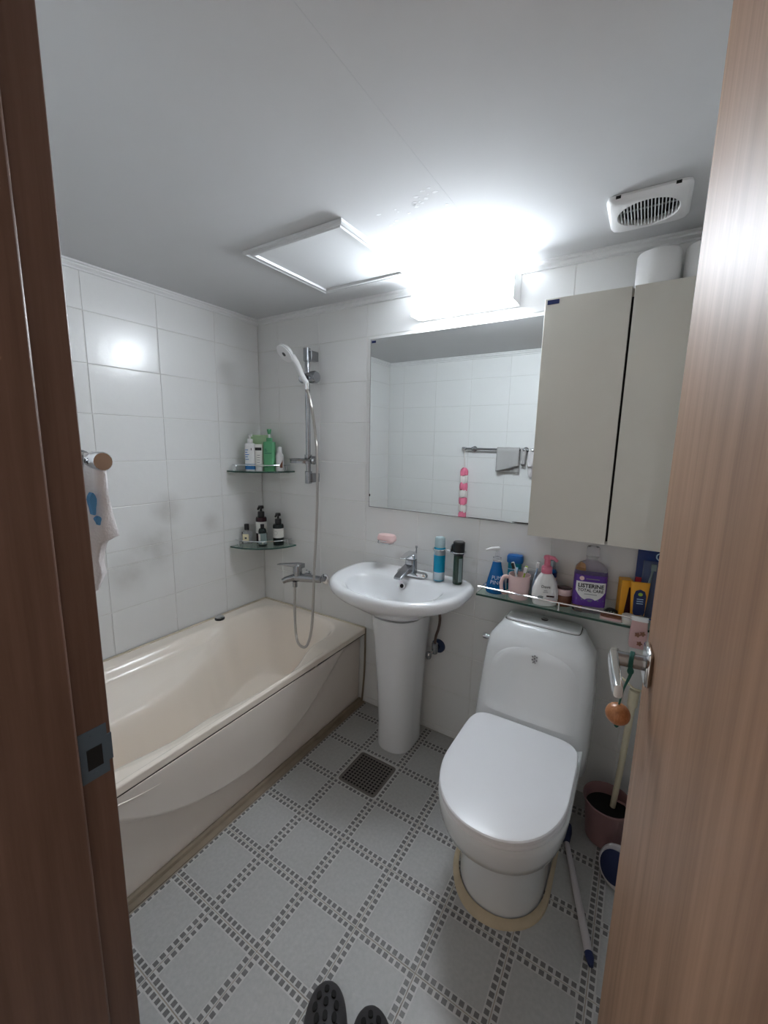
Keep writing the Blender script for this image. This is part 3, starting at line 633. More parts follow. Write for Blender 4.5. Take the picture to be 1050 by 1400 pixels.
# ------------------------------------------------------------------ washbasin
BX, BZ = 1.076, 0.822
wbn = thing('washbasin', 'white pedestal washbasin under the mirror', 'basin', (BX, 0, 0))
def D(hw, yb, yf, z, ef=2.15, eb=5, k=0.98): return at(dshape(hw, yb, yf, ef, eb, 72, k), z)
secs = [D(0.120, -0.03, -0.285, 0.665), D(0.150, -0.025, -0.32, 0.685), D(0.200, -0.02, -0.37, 0.715), D(0.250, -0.012, -0.412, 0.745), D(0.296, -0.006, -0.438, 0.764), D(0.314, -0.003, -0.450, 0.779), D(0.321, -0.002, -0.455, 0.796), D(0.316, -0.002, -0.452, 0.812), D(0.304, -0.003, -0.441, 0.8205), D(0.290, -0.010, -0.430, 0.8205),
        D(0.262, -0.070, -0.414, 0.8145, eb=3.6), D(0.228, -0.120, -0.400, 0.8065, eb=3.4), D(0.222, -0.126, -0.396, 0.803, eb=3.4), D(0.215, -0.133, -0.390, 0.793, eb=3.2), D(0.198, -0.150, -0.372, 0.765, eb=3), D(0.172, -0.165, -0.345, 0.725, eb=2.6), D(0.120, -0.185, -0.315, 0.697, eb=2.2), D(0.05, -0.215, -0.265, 0.690, eb=2.2)]
bm_ = MB().loft(secs); bm_.obj('bowl', M['china'], parent=wbn, angle=70)
secs = []
for z, hw, yb, yf in ((0.0, 0.086, -0.055, -0.250), (0.012, 0.088, -0.055, -0.253), (0.12, 0.0855, -0.055, -0.250), (0.35, 0.095, -0.050, -0.262), (0.60, 0.112, -0.042, -0.285), (0.664, 0.120, -0.04, -0.295)): secs.append(D(hw, yb, yf, z, 2.3, 6, 1.0))
MB().loft(secs).obj('pedestal', M['china'], parent=wbn, angle=70)
ovy = -0.1475
ov = MB(); ov.lathe([(0.0095, 0.0), (0.0155, 0.0), (0.0155, 0.004), (0.0095, 0.004)], 24, caps=False).xf(lambda v: Matrix.Rotation(math.radians(70), 3, 'X') @ v + Vector((0, ovy, 0.780))); ov.obj('overflow_ring', M['chrome'], parent=wbn)
MB().lathe([(0.0098, 0.001), (0.0098, 0.002)], 20).xf(lambda v: Matrix.Rotation(math.radians(70), 3, 'X') @ v + Vector((0, ovy, 0.780))).obj('overflow_hole', M['dark'], parent=wbn)
MB().lathe([(0.021, 0), (0.023, 0.004), (0.017, 0.008)], 22, (0, -0.25, 0.690)).obj('waste_plug', M['chrome'], parent=wbn)
# basin tap
bt = thing('basin_tap', 'chrome single lever tap at the back of the washbasin', 'tap', (1.083, -0.080, 0.8175))
b = MB(); b.loft([at(sup(0.078, 0.024, 3, 28, 0.008, 0), z) for z in (0.0, 0.010)] + [at(sup(0.072, 0.019, 3, 28, 0.008, 0), 0.018)]); b.obj('base_plate', M['chrome'], parent=bt)
MB().loft([at(sup(0.026, 0.025, 3, 24), z) for z in (0.0185, 0.06)] + [at(sup(0.024, 0.023, 3, 24), 0.075)]).obj('tap_body', M['dullchrome'], parent=bt)
b = MB(); b.loft([[(w, y, z), (-w, y, z), (-w, y, z + h), (w, y, z + h)] for y, z, w, h in ((-0.018, 0.022, 0.020, 0.034), (-0.06, 0.022, 0.022, 0.022), (-0.115, 0.014, 0.020, 0.012), (-0.128, 0.010, 0.018, 0.010))]); b.obj('spout', M['dullchrome'], parent=bt, bevel=0.003)
b = MB(); b.loft([at(sup(0.025, 0.024, 3, 24), 0.078), at(sup(0.025, 0.024, 3, 24), 0.098), at(sup(0.016, 0.016, 2.5, 24), 0.107)])
b.loft([[(w, y, z), (-w, y, z), (-w, y, z + h), (w, y, z + h)] for y, z, w, h in ((0.012, 0.098, 0.018, 0.014), (-0.03, 0.098, 0.018, 0.012), (-0.085, 0.094, 0.013, 0.006))]); b.obj('lever', M['chrome'], parent=bt, bevel=0.002)
b = MB(); b.lathe([(0.003, 0.01), (0.003, 0.125), (0.006, 0.127), (0.005, 0.135)], 10, (0.012, 0.026, 0.0)); b.obj('plug_rod', M['dullchrome'], parent=bt)
# supply valve and hose behind the pedestal
sv = thing('supply_valve', 'dark angle valve with hose on the wall beside the pedestal', 'valve', (1.205, 0, 0.462))
MB().lathe([(0.031, -0.012), (0.034, -0.006), (0.034, -0.0005)], 24, axis='y').obj('wall_flange', M['valveblue'], parent=sv)
b = MB(); b.lathe([(0.012, -0.05), (0.012, -0.0125)], 16, axis='y'); b.lathe([(0.013, -0.02), (0.015, -0.01), (0.015, 0.03), (0.010, 0.034)], 16, (0, -0.045, 0)); b.obj('valve_body', M['dullchrome'], parent=sv)
b = MB(); b.tube([(0, -0.05, 0), (-0.016, -0.066, -0.02)], 0.006, 8); b.ball((-0.02, -0.07, -0.026), 0.016, 0.012, 0.020); b.obj('valve_handle', M['dullchrome'], parent=sv)
MB().tube([(0.0, -0.045, 0.034), (0.004, -0.045, 0.07), (0.016, -0.048, 0.11), (0.022, -0.05, 0.16), (0.015, -0.055, 0.225), (0.01, -0.058, 0.26)], 0.0065, 10, samples=8).obj('supply_hose', M['rubber'], parent=sv)

# soap holder + soap
sd = thing('soap_dish', 'small chrome wire soap dish on the wall left of the tap', 'soap dish', (0.925, 0, 0.945))
b = MB(); ring = [(0.042 * math.cos(a), -0.055 + 0.032 * math.sin(a), 0.0) for a in [2 * math.pi * k / 32 for k in range(33)]]
b.tube(ring, 0.0025, 8); b.tube([(x, y, 0.012) for x, y, z in ring], 0.002, 8)
for x in (-0.024, 0, 0.024): b.tube([(x, -0.028, 0.0), (x, -0.055, -0.006), (x, -0.082, 0.0)], 0.002, 6, samples=4)
b.obj('wire_tray', M['chrome'], parent=sd)
b = MB(); b.tube([(-0.048, -0.002, 0.004), (-0.048, -0.03, 0.0), (-0.040, -0.055, 0.0)], 0.004, 8); b.lathe([(0.014, -0.008), (0.016, -0.003), (0.016, -0.0005)], 18, (-0.048, 0, 0.004), 'y'); b.obj('wall_arm', M['dullchrome'], parent=sd)
tag(MB().loft([at(sup(0.036, 0.022, 2.6, 28), 0.0), at(sup(0.047, 0.030, 2.8, 28), 0.010), at(sup(0.048, 0.031, 2.8, 28), 0.024), at(sup(0.042, 0.026, 2.6, 28), 0.037), at(sup(0.022, 0.012, 2.3, 28), 0.041)]).obj('soap_bar', M['soap'], loc=(0.932, -0.055, 0.9478)), 'pink bar of soap in the wire dish', 'soap')

# ring holder with spray can and razor tube
rh = thing('tumbler_holder', 'chrome double ring holder on the wall right of the tap', 'holder', (1.262, 0, 0.962))
b = MB()
for x in (-0.040, 0.050):
    b.tube([(x + 0.030 * math.cos(a), -0.072 + 0.030 * math.sin(a), 0) for a in [2 * math.pi * k / 28 for k in range(29)]], 0.003, 8)
b.obj('holder_rings', M['chrome'], parent=rh)
b = MB(); b.tube([(-0.012, -0.070, 0), (0.022, -0.070, 0)], 0.004, 8); b.tube([(0.005, -0.002, 0), (0.005, -0.070, 0)], 0.006, 10); b.lathe([(0.018, -0.012), (0.02, -0.003), (0.02, -0.0005)], 20, (0.005, 0, 0), 'y'); b.obj('wall_arm', M['chrome'], parent=rh)
sc = thing('shaving_can', 'tall blue and silver spray can in the ring holder', 'can', (1.222, -0.072, 0.8185))
b = MB().lathe([(0.0245, 0), (0.026, 0.003), (0.026, 0.145), (0.024, 0.150), (0.021, 0.152)], 28); b.obj('can_body', M['blueteal'], parent=sc)
for z0, z1 in ((0.004, 0.040), (0.118, 0.1448)): MB().lathe([(0.0263, z0), (0.0263, z1)], 28, caps=False).obj('silver_band', M['cansilver'], parent=sc)
MB().lathe([(0.023, 0.1525), (0.0235, 0.160), (0.0225, 0.192), (0.019, 0.197)], 28).obj('cap', M['capclear'], parent=sc)
rz_ = thing('razor_stick', 'dark green tube with big black head in the ring holder', 'shaver', (1.312, -0.072, 0.8190))
MB().lathe([(0.0205, 0), (0.022, 0.003), (0.0205, 0.128)], 26).obj('tube_body', M['acrylicgreen'], parent=rz_)
MB().add([(0.0226 * math.cos(a), 0.0226 * math.sin(a), z) for z in (0.012, 0.118) for a in (-1.1, -0.9, -0.7, -0.5, -0.3)], [(i, i + 1, i + 6, i + 5) for i in range(4)]).obj('pale_label', M['greylabel'], parent=rz_)
b = MB(); b.lathe([(0.021, 0.1285), (0.0255, 0.140), (0.0255, 0.186), (0.022, 0.190)], 26); b.loft([[(x, -0.012, z), (x, 0.012, z), (x, 0.012, z + h), (x, -0.012, z + h)] for x, z, h in ((-0.024, 0.142, 0.034), (-0.034, 0.138, 0.012))]); b.obj('head', M['black'], parent=rz_)

# ------------------------------------------------------------------ toilet
TX = 1.688
wc = thing('toilet', 'white one-piece toilet with closed lid against the back wall', 'toilet', (TX, 0, 0))
secs = []
for z, hw, yb, yf in ((0.0, 0.138, -0.10, -0.652), (0.02, 0.137, -0.10, -0.652), (0.12, 0.133, -0.10, -0.644), (0.205, 0.136, -0.09, -0.646), (0.232, 0.148, -0.08, -0.672), (0.256, 0.168, -0.07, -0.725), (0.284, 0.181, -0.06, -0.764), (0.32, 0.189, -0.05, -0.780), (0.36, 0.194, -0.05, -0.788), (0.380, 0.194, -0.05, -0.788), (0.3845, 0.190, -0.05, -0.784)):
    secs.append(at(dshape(hw, yb, yf, 2.15, 5, 64, 1.25), z))
MB().loft(secs).obj('bowl', M['china2'], parent=wc, angle=75)
secs = []
for z, hw, yb, yf, e in ((0.20, 0.150, -0.02, -0.26, 4), (0.27, 0.205, -0.016, -0.29, 4.5), (0.385, 0.208, -0.015, -0.305, 4.5), (0.46, 0.206, -0.015, -0.275, 4.5), (0.56, 0.202, -0.015, -0.245, 4.5), (0.640, 0.196, -0.015, -0.222, 4.5), (0.672, 0.190, -0.015, -0.212, 4.2), (0.700, 0.172, -0.016, -0.194, 4), (0.722, 0.156, -0.018, -0.172, 4), (0.736, 0.148, -0.02, -0.158, 4), (0.739, 0.140, -0.026, -0.150, 4)):
    secs.append(at(sup(hw, abs(yb - yf) / 2, e, 64, 0, (yb + yf) / 2), z))
MB().loft(secs).obj('tank', M['china2'], parent=wc, angle=75)
# arched raised field on the tank face
def tankface(x, z, off): # y of tank front at (x,z)
    tab = [(0.385, -0.305), (0.46, -0.275), (0.56, -0.245), (0.64, -0.222), (0.672, -0.212), (0.700, -0.194)]
    hwt = [(0.385, 0.208), (0.46, 0.206), (0.56, 0.202), (0.64, 0.196), (0.672, 0.190), (0.700, 0.172)]
    lin = lambda T: next((a[1] + (c[1] - a[1]) * (z - a[0]) / (c[0] - a[0]) for a, c in zip(T, T[1:]) if z <= c[0]), T[-1][1])
    yf, hw = lin(tab), lin(hwt); cy = (yf - 0.015) / 2
    return cy - (cy - yf) * max(0, 1 - (abs(x) / hw) ** 4.5) ** (1 / 4.5) - off
b = MB(); n = 26; rows = []
for j in range(n + 1):
    z = 0.432 + (0.676 - 0.432) * j / n; w = 0.158 * (max(0.0, 1 - (max(0, z - 0.56) / 0.117) ** 2.4) ** (1 / 2.4)) if z > 0.56 else 0.158 
    w = max(w, 0.012); rows.append([(w * (-1 + 2 * i / 24), tankface(w * (-1 + 2 * i / 24), z, 0.0042 * sstep(0, 0.12, 1 - abs(-1 + 2 * i / 24)) * sstep(0, 3, n - j) + 0.0004), z) for i in range(25)])
b.add([p for r in rows for p in r], [(j * 25 + i, j * 25 + i + 1, (j + 1) * 25 + i + 1, (j + 1) * 25 + i) for j in range(n) for i in range(24)])
b.obj('tank_face', M['china2'], parent=wc, angle=80)
em = MB()
for dx, dz, w, h in ((0, 0.010, .0022, .0028), (0, -0.010, .0022, .0028), (0, 0, .0026, .0030), (-.0075, 0.006, .0026, .0018), (.0075, 0.006, .0026, .0018), (-.0075, -0.005, .0026, .0018), (.0075, -0.005, .0026, .0018), (-.004, -0.014, .0016, .0016), (.004, -0.014, .0016, .0016)):
    em.box(dx - w, dx + w, tankface(dx, 0.648 + dz, 0.0085), tankface(dx, 0.648 + dz, 0.004), 0.648 + dz - h, 0.648 + dz + h)
em.obj('emblem', M['textgrey'], parent=wc, smooth=False)
tl = MB().loft([at(sup(0.137, 0.050, 7, 40, -0.003, -0.092), z) for z in (0.7395, 0.746)] + [at(sup(0.133, 0.046, 7, 40, -0.003, -0.092), 0.749)]).obj('tank_lid', M['china2'], parent=wc, angle=60)
MB().loft([at(sup(0.1395, 0.0525, 7, 40, -0.003, -0.092), z) for z in (0.7392, 0.7398)]).obj('lid_gap', M['seam'], parent=wc, smooth=False)
b = MB(); b.lathe([(0.013, 0.7495), (0.013, 0.752)], 20, (0.0, -0.085, 0)); b.obj('flush_button', M['black'], parent=tl)
MB().box(-0.011, 0.011, -0.0865, -0.0835, 0.7522, 0.7532).obj('button_bar', M['chrome'], parent=tl, smooth=False)
MB().lathe([(0.011, -0.226), (0.0125, -0.220), (0.0125, -0.210), (0.009, -0.207), (0.009, -0.19)], 20, (0, -0.13, 0.640), 'x').obj('flush_lever', M['chrome'], parent=wc)
MB().lathe([(0.0135, -0.21), (0.0135, -0.195)], 16, (0, -0.20, 0.395), 'x').obj('side_bolt', M['black'], parent=wc)
ST = lambda hw, yb, yf, z: at(dshape(hw, yb, yf, 2.15, 7, 64, 1.3), z)
MB().loft([ST(0.184, -0.315, -0.782, 0.3848), ST(0.1885, -0.312, -0.790, 0.388), ST(0.1885, -0.312, -0.790, 0.397), ST(0.186, -0.313, -0.787, 0.400)]).obj('seat', M['lid'], parent=wc, angle=50)
MB().loft([ST(0.175, -0.315, -0.778, 0.3995), ST(0.175, -0.315, -0.778, 0.4045)]).obj('seat_gap', M['seam'], parent=wc, smooth=False)
MB().loft([ST(0.184, -0.303, -0.790, 0.4045), ST(0.1885, -0.300, -0.796, 0.407), ST(0.1885, -0.300, -0.796, 0.417), ST(0.186, -0.302, -0.793, 0.4205), ST(0.178, -0.309, -0.784, 0.4225), ST(0.08, -0.42, -0.66, 0.4235)]).obj('lid', M['lid'], parent=wc, angle=35)
b = MB(); ckp = [(x, y) for x, y in dshape(0.142, -0.10, -0.656, 2.15, 5, 64, 1.25)]; ck2 = []
for i, (x, y) in enumerate(ckp):
    r = 0.013 + 0.0025 * math.sin(i * 0.45) + 0.018 * max(0, -(y + 0.45)) / 0.2; d = Vector((x, y + 0.42)).normalized(); ck2.append((x + d.x * r, y + d.y * r))
ck2 = [(x, y) for x, y in ck2]
b.loft([at(ck2, 0.0008), [(x * 0.985, (y + .42) * 0.985 - .42, 0.005) for x, y in ck2], at(ckp, 0.010)], cap0=False, cap1=False); b.obj('base_caulk', M['caulk2'] if 'caulk2' in M else mat('caulk_yellowed', (0.50, 0.41, 0.28), 0.6, vary=0.25, vscale=20), parent=wc)

# ------------------------------------------------------------------ glass shelf over the toilet
GZ = 0.815
gs = thing('glass_shelf', 'long glass wall shelf over the toilet crowded with toiletries', 'shelf', (1.42, 0, GZ))
MB().box(0, 0.70, -0.130, -0.004, -0.008, -0.0005).obj('glass_plate', M['glass'], parent=gs, smooth=False)
MB().box(-0.0006, 0.7006, -0.1312, -0.1302, -0.0082, -0.0003).obj('glass_edge', M['glassedge'], parent=gs, smooth=False)
MB().box(-0.0012, -0.0002, -0.130, -0.004, -0.0082, -0.0003).obj('side_edge', M['glassedge'], parent=gs, smooth=False)
MB().tube([(0.018, -0.012, 0.030), (0.018, -0.10, 0.030), (0.030, -0.124, 0.030), (0.06, -0.126, 0.030), (0.68, -0.126, 0.030)], 0.0032, 8, samples=5).obj('guard_rail', M['chrome'], parent=gs)
for x, y in ((0.018, -0.06), (0.32, -0.126), (0.62, -0.126)): MB().lathe([(0.006, 0), (0.003, 0.004), (0.003, 0.029)], 10, (x, y, 0)).obj('rail_post', M['chrome'], parent=gs)
for x in (0.05, 0.63): MB().box(x, x + 0.02, -0.03, -0.001, -0.02, -0.0085).obj('shelf_bracket', M['chrome'], parent=gs, bevel=0.002)
G = GZ
t = thing('handwash_bottle', 'blue cone-shaped pump bottle at the left end of the glass shelf', 'bottle', (1.479, -0.064, G), 0.35)
MB().lathe([(0.036, 0), (0.040, 0.004), (0.041, 0.012), (0.034, 0.055), (0.022, 0.105), (0.0175, 0.128), (0.013, 0.132)], 32).obj('bottle_body', M['bluepump'], parent=t)
MB().lathe([(0.0165, 0.1325), (0.0175, 0.148), (0.009, 0.152), (0.007, 0.178)], 20).obj('collar', M['clear'], parent=t)
b = MB(); b.lathe([(0.0075, 0.1785), (0.009, 0.184), (0.008, 0.190)], 16); b.tube([(0.004, 0, 0.186), (-0.025, -0.012, 0.187), (-0.048, -0.02, 0.181)], [0.0085, 0.0075, 0.0045], 10); b.obj('pump_head', M['white'], parent=t)
def coner(z): return (0.041 - (z - 0.012) * 0.1628 if z < 0.055 else 0.034 - (z - 0.055) * 0.24) + 0.0006
cone = lambda z0: (lambda x, y, z: Vector(((coner(z0 + y) + z) * math.sin(x / 0.034), -(coner(z0 + y) + z) * math.cos(x / 0.034), z0 + y)))
text('PUM', 'front_lettering', 0.022, M['textblue'], t, cone(0.068)); text('PING', 'front_lettering', 0.022, M['textblue'], t, cone(0.049))
MB().add([((0.0405 - (z - 0.012) * 0.195 + 0.001) * math.sin(a), -((0.0405 - (z - 0.012) * 0.195) + 0.001) * math.cos(a), z) for z in (0.020, 0.023) for a in (-0.45, -0.2, 0.05, 0.3)], [(i, i + 1, i + 5, i + 4) for i in range(3)]).obj('print_line', M['textblue'], parent=t)
t = thing('rinse_bottle', 'squat teal bottle with blue cap behind the mug', 'bottle', (1.543, -0.024, G), 0.1)
MB().loft([at(sup(0.027, 0.017, 4, 28), z) for z in (0, 0.10, 0.128)]).obj('bottle_body', M['teal'], parent=t)
MB().loft([at(sup(0.0275, 0.0175, 4, 28), z) for z in (0.040, 0.072)], cap0=False, cap1=False).obj('dark_band', M['navy'], parent=t)
MB().loft([at(sup(0.0275, 0.0175, 4, 28), z) for z in (0.100, 0.104)], cap0=False, cap1=False).obj('pale_band', M['textblue'], parent=t)
MB().loft([at(sup(0.031, 0.018, 4, 28), 0.1285), at(sup(0.033, 0.019, 4, 28), 0.134), at(sup(0.033, 0.019, 4, 28), 0.154), at(sup(0.029, 0.016, 4, 28), 0.160)]).obj('cap', M['blue'], parent=t)
t = thing('toothbrush_mug', 'pale pink mug holding toothbrushes on the glass shelf', 'mug', (1.578, -0.079, G), 0.22)
MB().lathe([(0.036, 0.0), (0.039, 0.004), (0.0415, 0.05), (0.0425, 0.098), (0.040, 0.098), (0.038, 0.010), (0.004, 0.008)], 36, caps=True).obj('cup', M['mugpink'], parent=t)
b = MB(); hp = [Vector((-0.040, -0.004, 0.082)), Vector((-0.058, -0.012, 0.086)), Vector((-0.067, -0.016, 0.066)), Vector((-0.066, -0.016, 0.036)), Vector((-0.056, -0.012, 0.016)), Vector((-0.038, -0.004, 0.022))]
b.tube(hp, 0.0075, 10, samples=5); b.obj('mug_handle', M['mugpink'], parent=t)
def brush(a, b_, mh, mb, label, headm, hl=0.03):
    a, b_ = Vector(a), Vector(b_); d = (b_ - a).normalized(); t = thing('toothbrush', label, 'toothbrush', a, group='toothbrushes on the glass shelf')
    t.rotation_euler = Vector((0, 0, 1)).rotation_difference(d).to_euler(); L = (b_ - a).length
    MB().tube([(0, 0, 0), (0, 0, L * 0.45), (0, 0, L - hl - 0.012), (0, 0, L - hl)], [0.005, 0.0058, 0.003, 0.0032], 10).obj('handle', mh, parent=t)
    MB().loft([at(sup(0.006, 0.0028, 3, 14), z) for z in (L - hl, L - 0.002)] + [at(sup(0.004, 0.002, 2, 14), L)]).obj('head', headm, parent=t)
    MB().box(-0.0052, 0.0052, -0.013, -0.003, L - hl + 0.003, L - 0.003).obj('bristles', mb, parent=t, bevel=0.001)
    return t
brush((1.594, -0.084, G + 0.012), (1.545, -0.072, G + 0.142), M['white'], M['black'], 'white toothbrush with black bristles leaning left in the mug', M['white'])
brush((1.578, -0.062, G + 0.012), (1.600, -0.064, G + 0.132), M['lime'], M['white'], 'lime green toothbrush standing in the mug', M['lime'])
brush((1.558, -0.094, G + 0.012), (1.560, -0.052, G + 0.118), M['teal'], M['textblue'], 'short teal toothbrush at the back of the mug', M['teal'])
t = thing('drinking_glass', 'clear plastic tumbler behind the pink mug', 'glass', (1.626, -0.0285, G))
MB().lathe([(0.024, 0.0), (0.027, 0.100), (0.0257, 0.100), (0.0225, 0.004), (0.003, 0.004)], 28).obj('tumbler', M['clear'], parent=t)
brush((1.618, -0.0285, G + 0.008), (1.640, -0.0345, G + 0.152), M['textblue'], M['white'], 'pale lilac toothbrush leaning right in the clear tumbler', M['clear'])
t = thing('vitamin_bottle', 'dark blue bottle with silver-white cap behind the pink pump bottle', 'bottle', (1.682, -0.0300, G))
MB().lathe([(0.026, 0), (0.027, 0.004), (0.027, 0.110), (0.024, 0.125), (0.019, 0.130)], 28).obj('bottle_body', M['blue'], parent=t)
MB().lathe([(0.0272, 0.085), (0.0272, 0.098)], 28, caps=False).obj('orange_band', M['soap'], parent=t)
MB().lathe([(0.0273, 0.0985), (0.0273, 0.118)], 28, caps=False).obj('navy_band', M['navy'], parent=t)
MB().lathe([(0.021, 0.1305), (0.0215, 0.155), (0.019, 0.163), (0.010, 0.165)], 28).obj('cap', M['cansilver'], parent=t)
t = thing('foam_bottle', 'white rounded hand foam bottle with pink pump on the glass shelf', 'bottle', (1.681, -0.092, G), 0.25)
MB().loft([at(sup(a, b_, 2.3, 36), z) for z, a, b_ in ((0.0, 0.040, 0.022), (0.004, 0.044, 0.025), (0.03, 0.0485, 0.027), (0.06, 0.047, 0.026), (0.09, 0.040, 0.023), (0.113, 0.029, 0.020), (0.124, 0.021, 0.018), (0.127, 0.018, 0.016))]).obj('bottle_body', M['white'], parent=t)
MB().lathe([(0.0195, 0.1275), (0.020, 0.130), (0.020, 0.150), (0.017, 0.154), (0.0115, 0.156), (0.0115, 0.182)], 24).obj('pump_collar', M['pumppink'], parent=t)
b = MB(); b.lathe([(0.0145, 0.1825), (0.0155, 0.187), (0.0135, 0.194), (0.008, 0.197)], 20); b.tube([(0, 0, 0.190), (0.022, -0.014, 0.190), (0.033, -0.021, 0.180)], [0.0085, 0.0075, 0.0055], 12); b.obj('pump_head', M['pumppink'], parent=t)
ell = lambda z0, x0=0.0: (lambda x, y, z: Vector((x0 + x, -0.0262 * max(0.05, 1 - abs((x0 + x) / 0.047) ** 2.3) ** (1 / 2.3) - z - 0.0009 + (0.00012 if z0 + y < 0.06 else 0.10 * (z0 + y - 0.06)), z0 + y)))
text('Dove', 'front_lettering', 0.015, M['textdark'], t, ell(0.078))
for w, z in ((0.012, 0.0625), (0.018, 0.056)): MB().box(-w / 2, w / 2, -0.0276, -0.0255, z, z + 0.0015).obj('print_line', M['textgrey'], parent=t, smooth=False)
MB().box(0.004, 0.032, -0.0275, -0.0245, 0.040, 0.0455).obj('maroon_print', M['maroon'], parent=t, smooth=False)
b = MB(); b.prism(sup(0.012, 0.006, 2, 18, -0.016, 0.036), 0, 0.0008); b.xf(lambda v: Vector((v.x, -0.0268 - v.z + 0.001, v.y))); b.obj('grey_swirl', M['cansilver'], parent=t, smooth=False)
t = thing('scrub_jar', 'brown jar with white rimmed dark lid behind the foam bottle', 'jar', (1.742, -0.052, G))
MB().lathe([(0.029, 0), (0.031, 0.004), (0.031, 0.040), (0.028, 0.044)], 30).obj('jar_body', M['brown'], parent=t)
MB().lathe([(0.0325, 0.0445), (0.0335, 0.048), (0.0335, 0.066), (0.032, 0.068), (0.029, 0.068)], 30).obj('jar_lid', M['mugpink'], parent=t)
MB().lathe([(0.029, 0.0682), (0.026, 0.0695), (0.01, 0.070)], 30).obj('lid_top', M['maroon'], parent=t)
t = thing('toothpaste_box', 'narrow yellow carton behind the purple mouthwash bottle', 'carton', (1.790, -0.018, G), 0.1)
MB().box(-0.018, 0.018, -0.014, 0.014, 0, 0.152).obj('carton', M['yellow'], parent=t, bevel=0.001)
MB().box(-0.008, 0.0185, -0.0146, -0.0141, 0.01, 0.125).obj('navy_panel', M['navy'], parent=t, smooth=False)
# mouthwash
t = thing('mouthwash_bottle', 'large clear bottle of lilac mouthwash with purple label', 'bottle', (1.831, -0.066, G), 0.22)
MB().loft([at(sup(a, b_, 4, 36), z) for z, a, b_ in ((0, 0.050, 0.026), (0.006, 0.055, 0.030), (0.05, 0.055, 0.030), (0.150, 0.055, 0.030), (0.170, 0.052, 0.028), (0.185, 0.038, 0.022), (0.192, 0.022, 0.018), (0.202, 0.019, 0.018))]).obj('bottle_body', M['purpleliq'], parent=t)
MB().loft([at(sup(0.0205, 0.0205, 2.2, 28), z) for z in (0.2025, 0.208)]).obj('neck_ring', M['clear'], parent=t)
MB().loft([at(sup(0.0215, 0.0215, 2.2, 28), z) for z in (0.2085, 0.244)] + [at(sup(0.0195, 0.0195, 2.2, 28), 0.248)]).obj('cap', M['clear'], parent=t)
lab = MB().loft([at(sup(0.0555, 0.0305, 4, 36), z) for z in (0.028, 0.146)], cap0=False, cap1=False).obj('purple_label', M['purple'], parent=t)
yl = -0.0308
sh = [(-0.049, 0.121), (0.049, 0.121), (0.049, 0.083), (0.042, 0.068), (0.026, 0.056), (0.0, 0.051), (-0.026, 0.056), (-0.042, 0.068), (-0.049, 0.083)]
b = MB(); lowf = lambda x: -0.0305 * max(0.02, 1 - abs(x / 0.0555) ** 4) ** 0.25
nx = 24; rows = []
for fz in (0.0, 0.2, 0.45, 0.7, 1.0):
    row = []
    for i in range(nx + 1):
        x = -0.049 + 0.098 * i / nx; zl = 0.051 + 0.034 * (abs(x) / 0.049) ** 2.6; row.append((x, lowf(x) - 0.0005, zl + (0.121 - zl) * fz))
    rows.append(row)
b.add([p for r in rows for p in r], [(j * (nx + 1) + i, j * (nx + 1) + i + 1, (j + 1) * (nx + 1) + i + 1, (j + 1) * (nx + 1) + i) for j in range(4) for i in range(nx)]); b.obj('white_shield', M['white'], parent=lab, smooth=False)
lf = lambda z0, x0=0.0: (lambda x, y, z: Vector((x0 + x, lowf(x0 + x) - 0.001 - z, z0 + y)))
text('LISTERINE', 'brand_lettering', 0.0205, M['textdark'], lab, lf(0.1055), sx=0.95, bold=0.0006); text('TOTAL CARE', 'brand_lettering', 0.0155, M['textdark'], lab, lf(0.0885), sx=0.93, bold=0.0003)
MB().box(-0.020, 0.022, -0.0318, -0.0300, 0.0735, 0.0755).obj('print_line', M['textgrey'], parent=lab, smooth=False)
MB().prism(sup(0.0165, 0.009, 2.3, 24, 0, 0.050), 0, 0.0008).xf(lambda v: Vector((v.x, -0.0314 - v.z, v.y))).obj('purple_badge', M['purple'], parent=lab, smooth=False)
for z, w in ((0.0515, 0.018), (0.0465, 0.012)): MB().box(-w / 2, w / 2, -0.0327, -0.0318, z, z + 0.0028).obj('badge_print', M['cansilver'], parent=lab, smooth=False)
for x, w in ((-0.046, 0.022), (0.024, 0.022)): MB().box(x, x + w, -0.0303, -0.0298, 0.051, 0.055).xf(lambda v: Vector((v.x, lowf(v.x) - 0.0006 if v.y < -0.03 else lowf(v.x), v.z))).obj('print_line', M['cansilver'], parent=lab, smooth=False)
MB().prism(sup(0.008, 0.008, 2, 20, -0.032, 0.133), 0, 0.0008).xf(lambda v: Vector((v.x, lowf(v.x) - 0.0004 - v.z, v.y))).obj('round_mark', M['soap'], parent=lab, smooth=False)
MB().box(-0.018, 0.026, -0.0312, -0.0307, 0.131, 0.134).obj('print_line', M['textgrey'], parent=lab, smooth=False)
# small odds at the front right of the shelf
t = thing('hair_clip', 'small black hair clip on the glass shelf beside the mouthwash', 'hair clip', (1.908, -0.062, G))
b = MB(); b.tube([(-0.024, 0, 0.004), (-0.008, -0.004, 0.022), (0.012, 0.0, 0.020), (0.026, 0.006, 0.004)], [0.004, 0.006, 0.006, 0.004], 10, samples=4)
for k in range(4): b.tube([(-0.012 + 0.009 * k, -0.003, 0.018), (-0.014 + 0.010 * k, -0.020, 0.004)], 0.0025, 6)
b.obj('clip', M['black'], parent=t)
t = thing('compact_case', 'flat brown and pink compact on the front of the glass shelf', 'compact', (1.912, -0.100, G))
MB().loft([at(sup(0.036, 0.020, 4, 28), z) for z in (0, 0.009)]).obj('case_base', M['mugpink'], parent=t); MB().loft([at(sup(0.034, 0.018, 4, 28), z) for z in (0.0092, 0.015)]).obj('case_lid', M['brown'], parent=t)
t = thing('small_jar', 'tiny white pot between the compact and the pink pouch', 'pot', (1.966, -0.104, G))
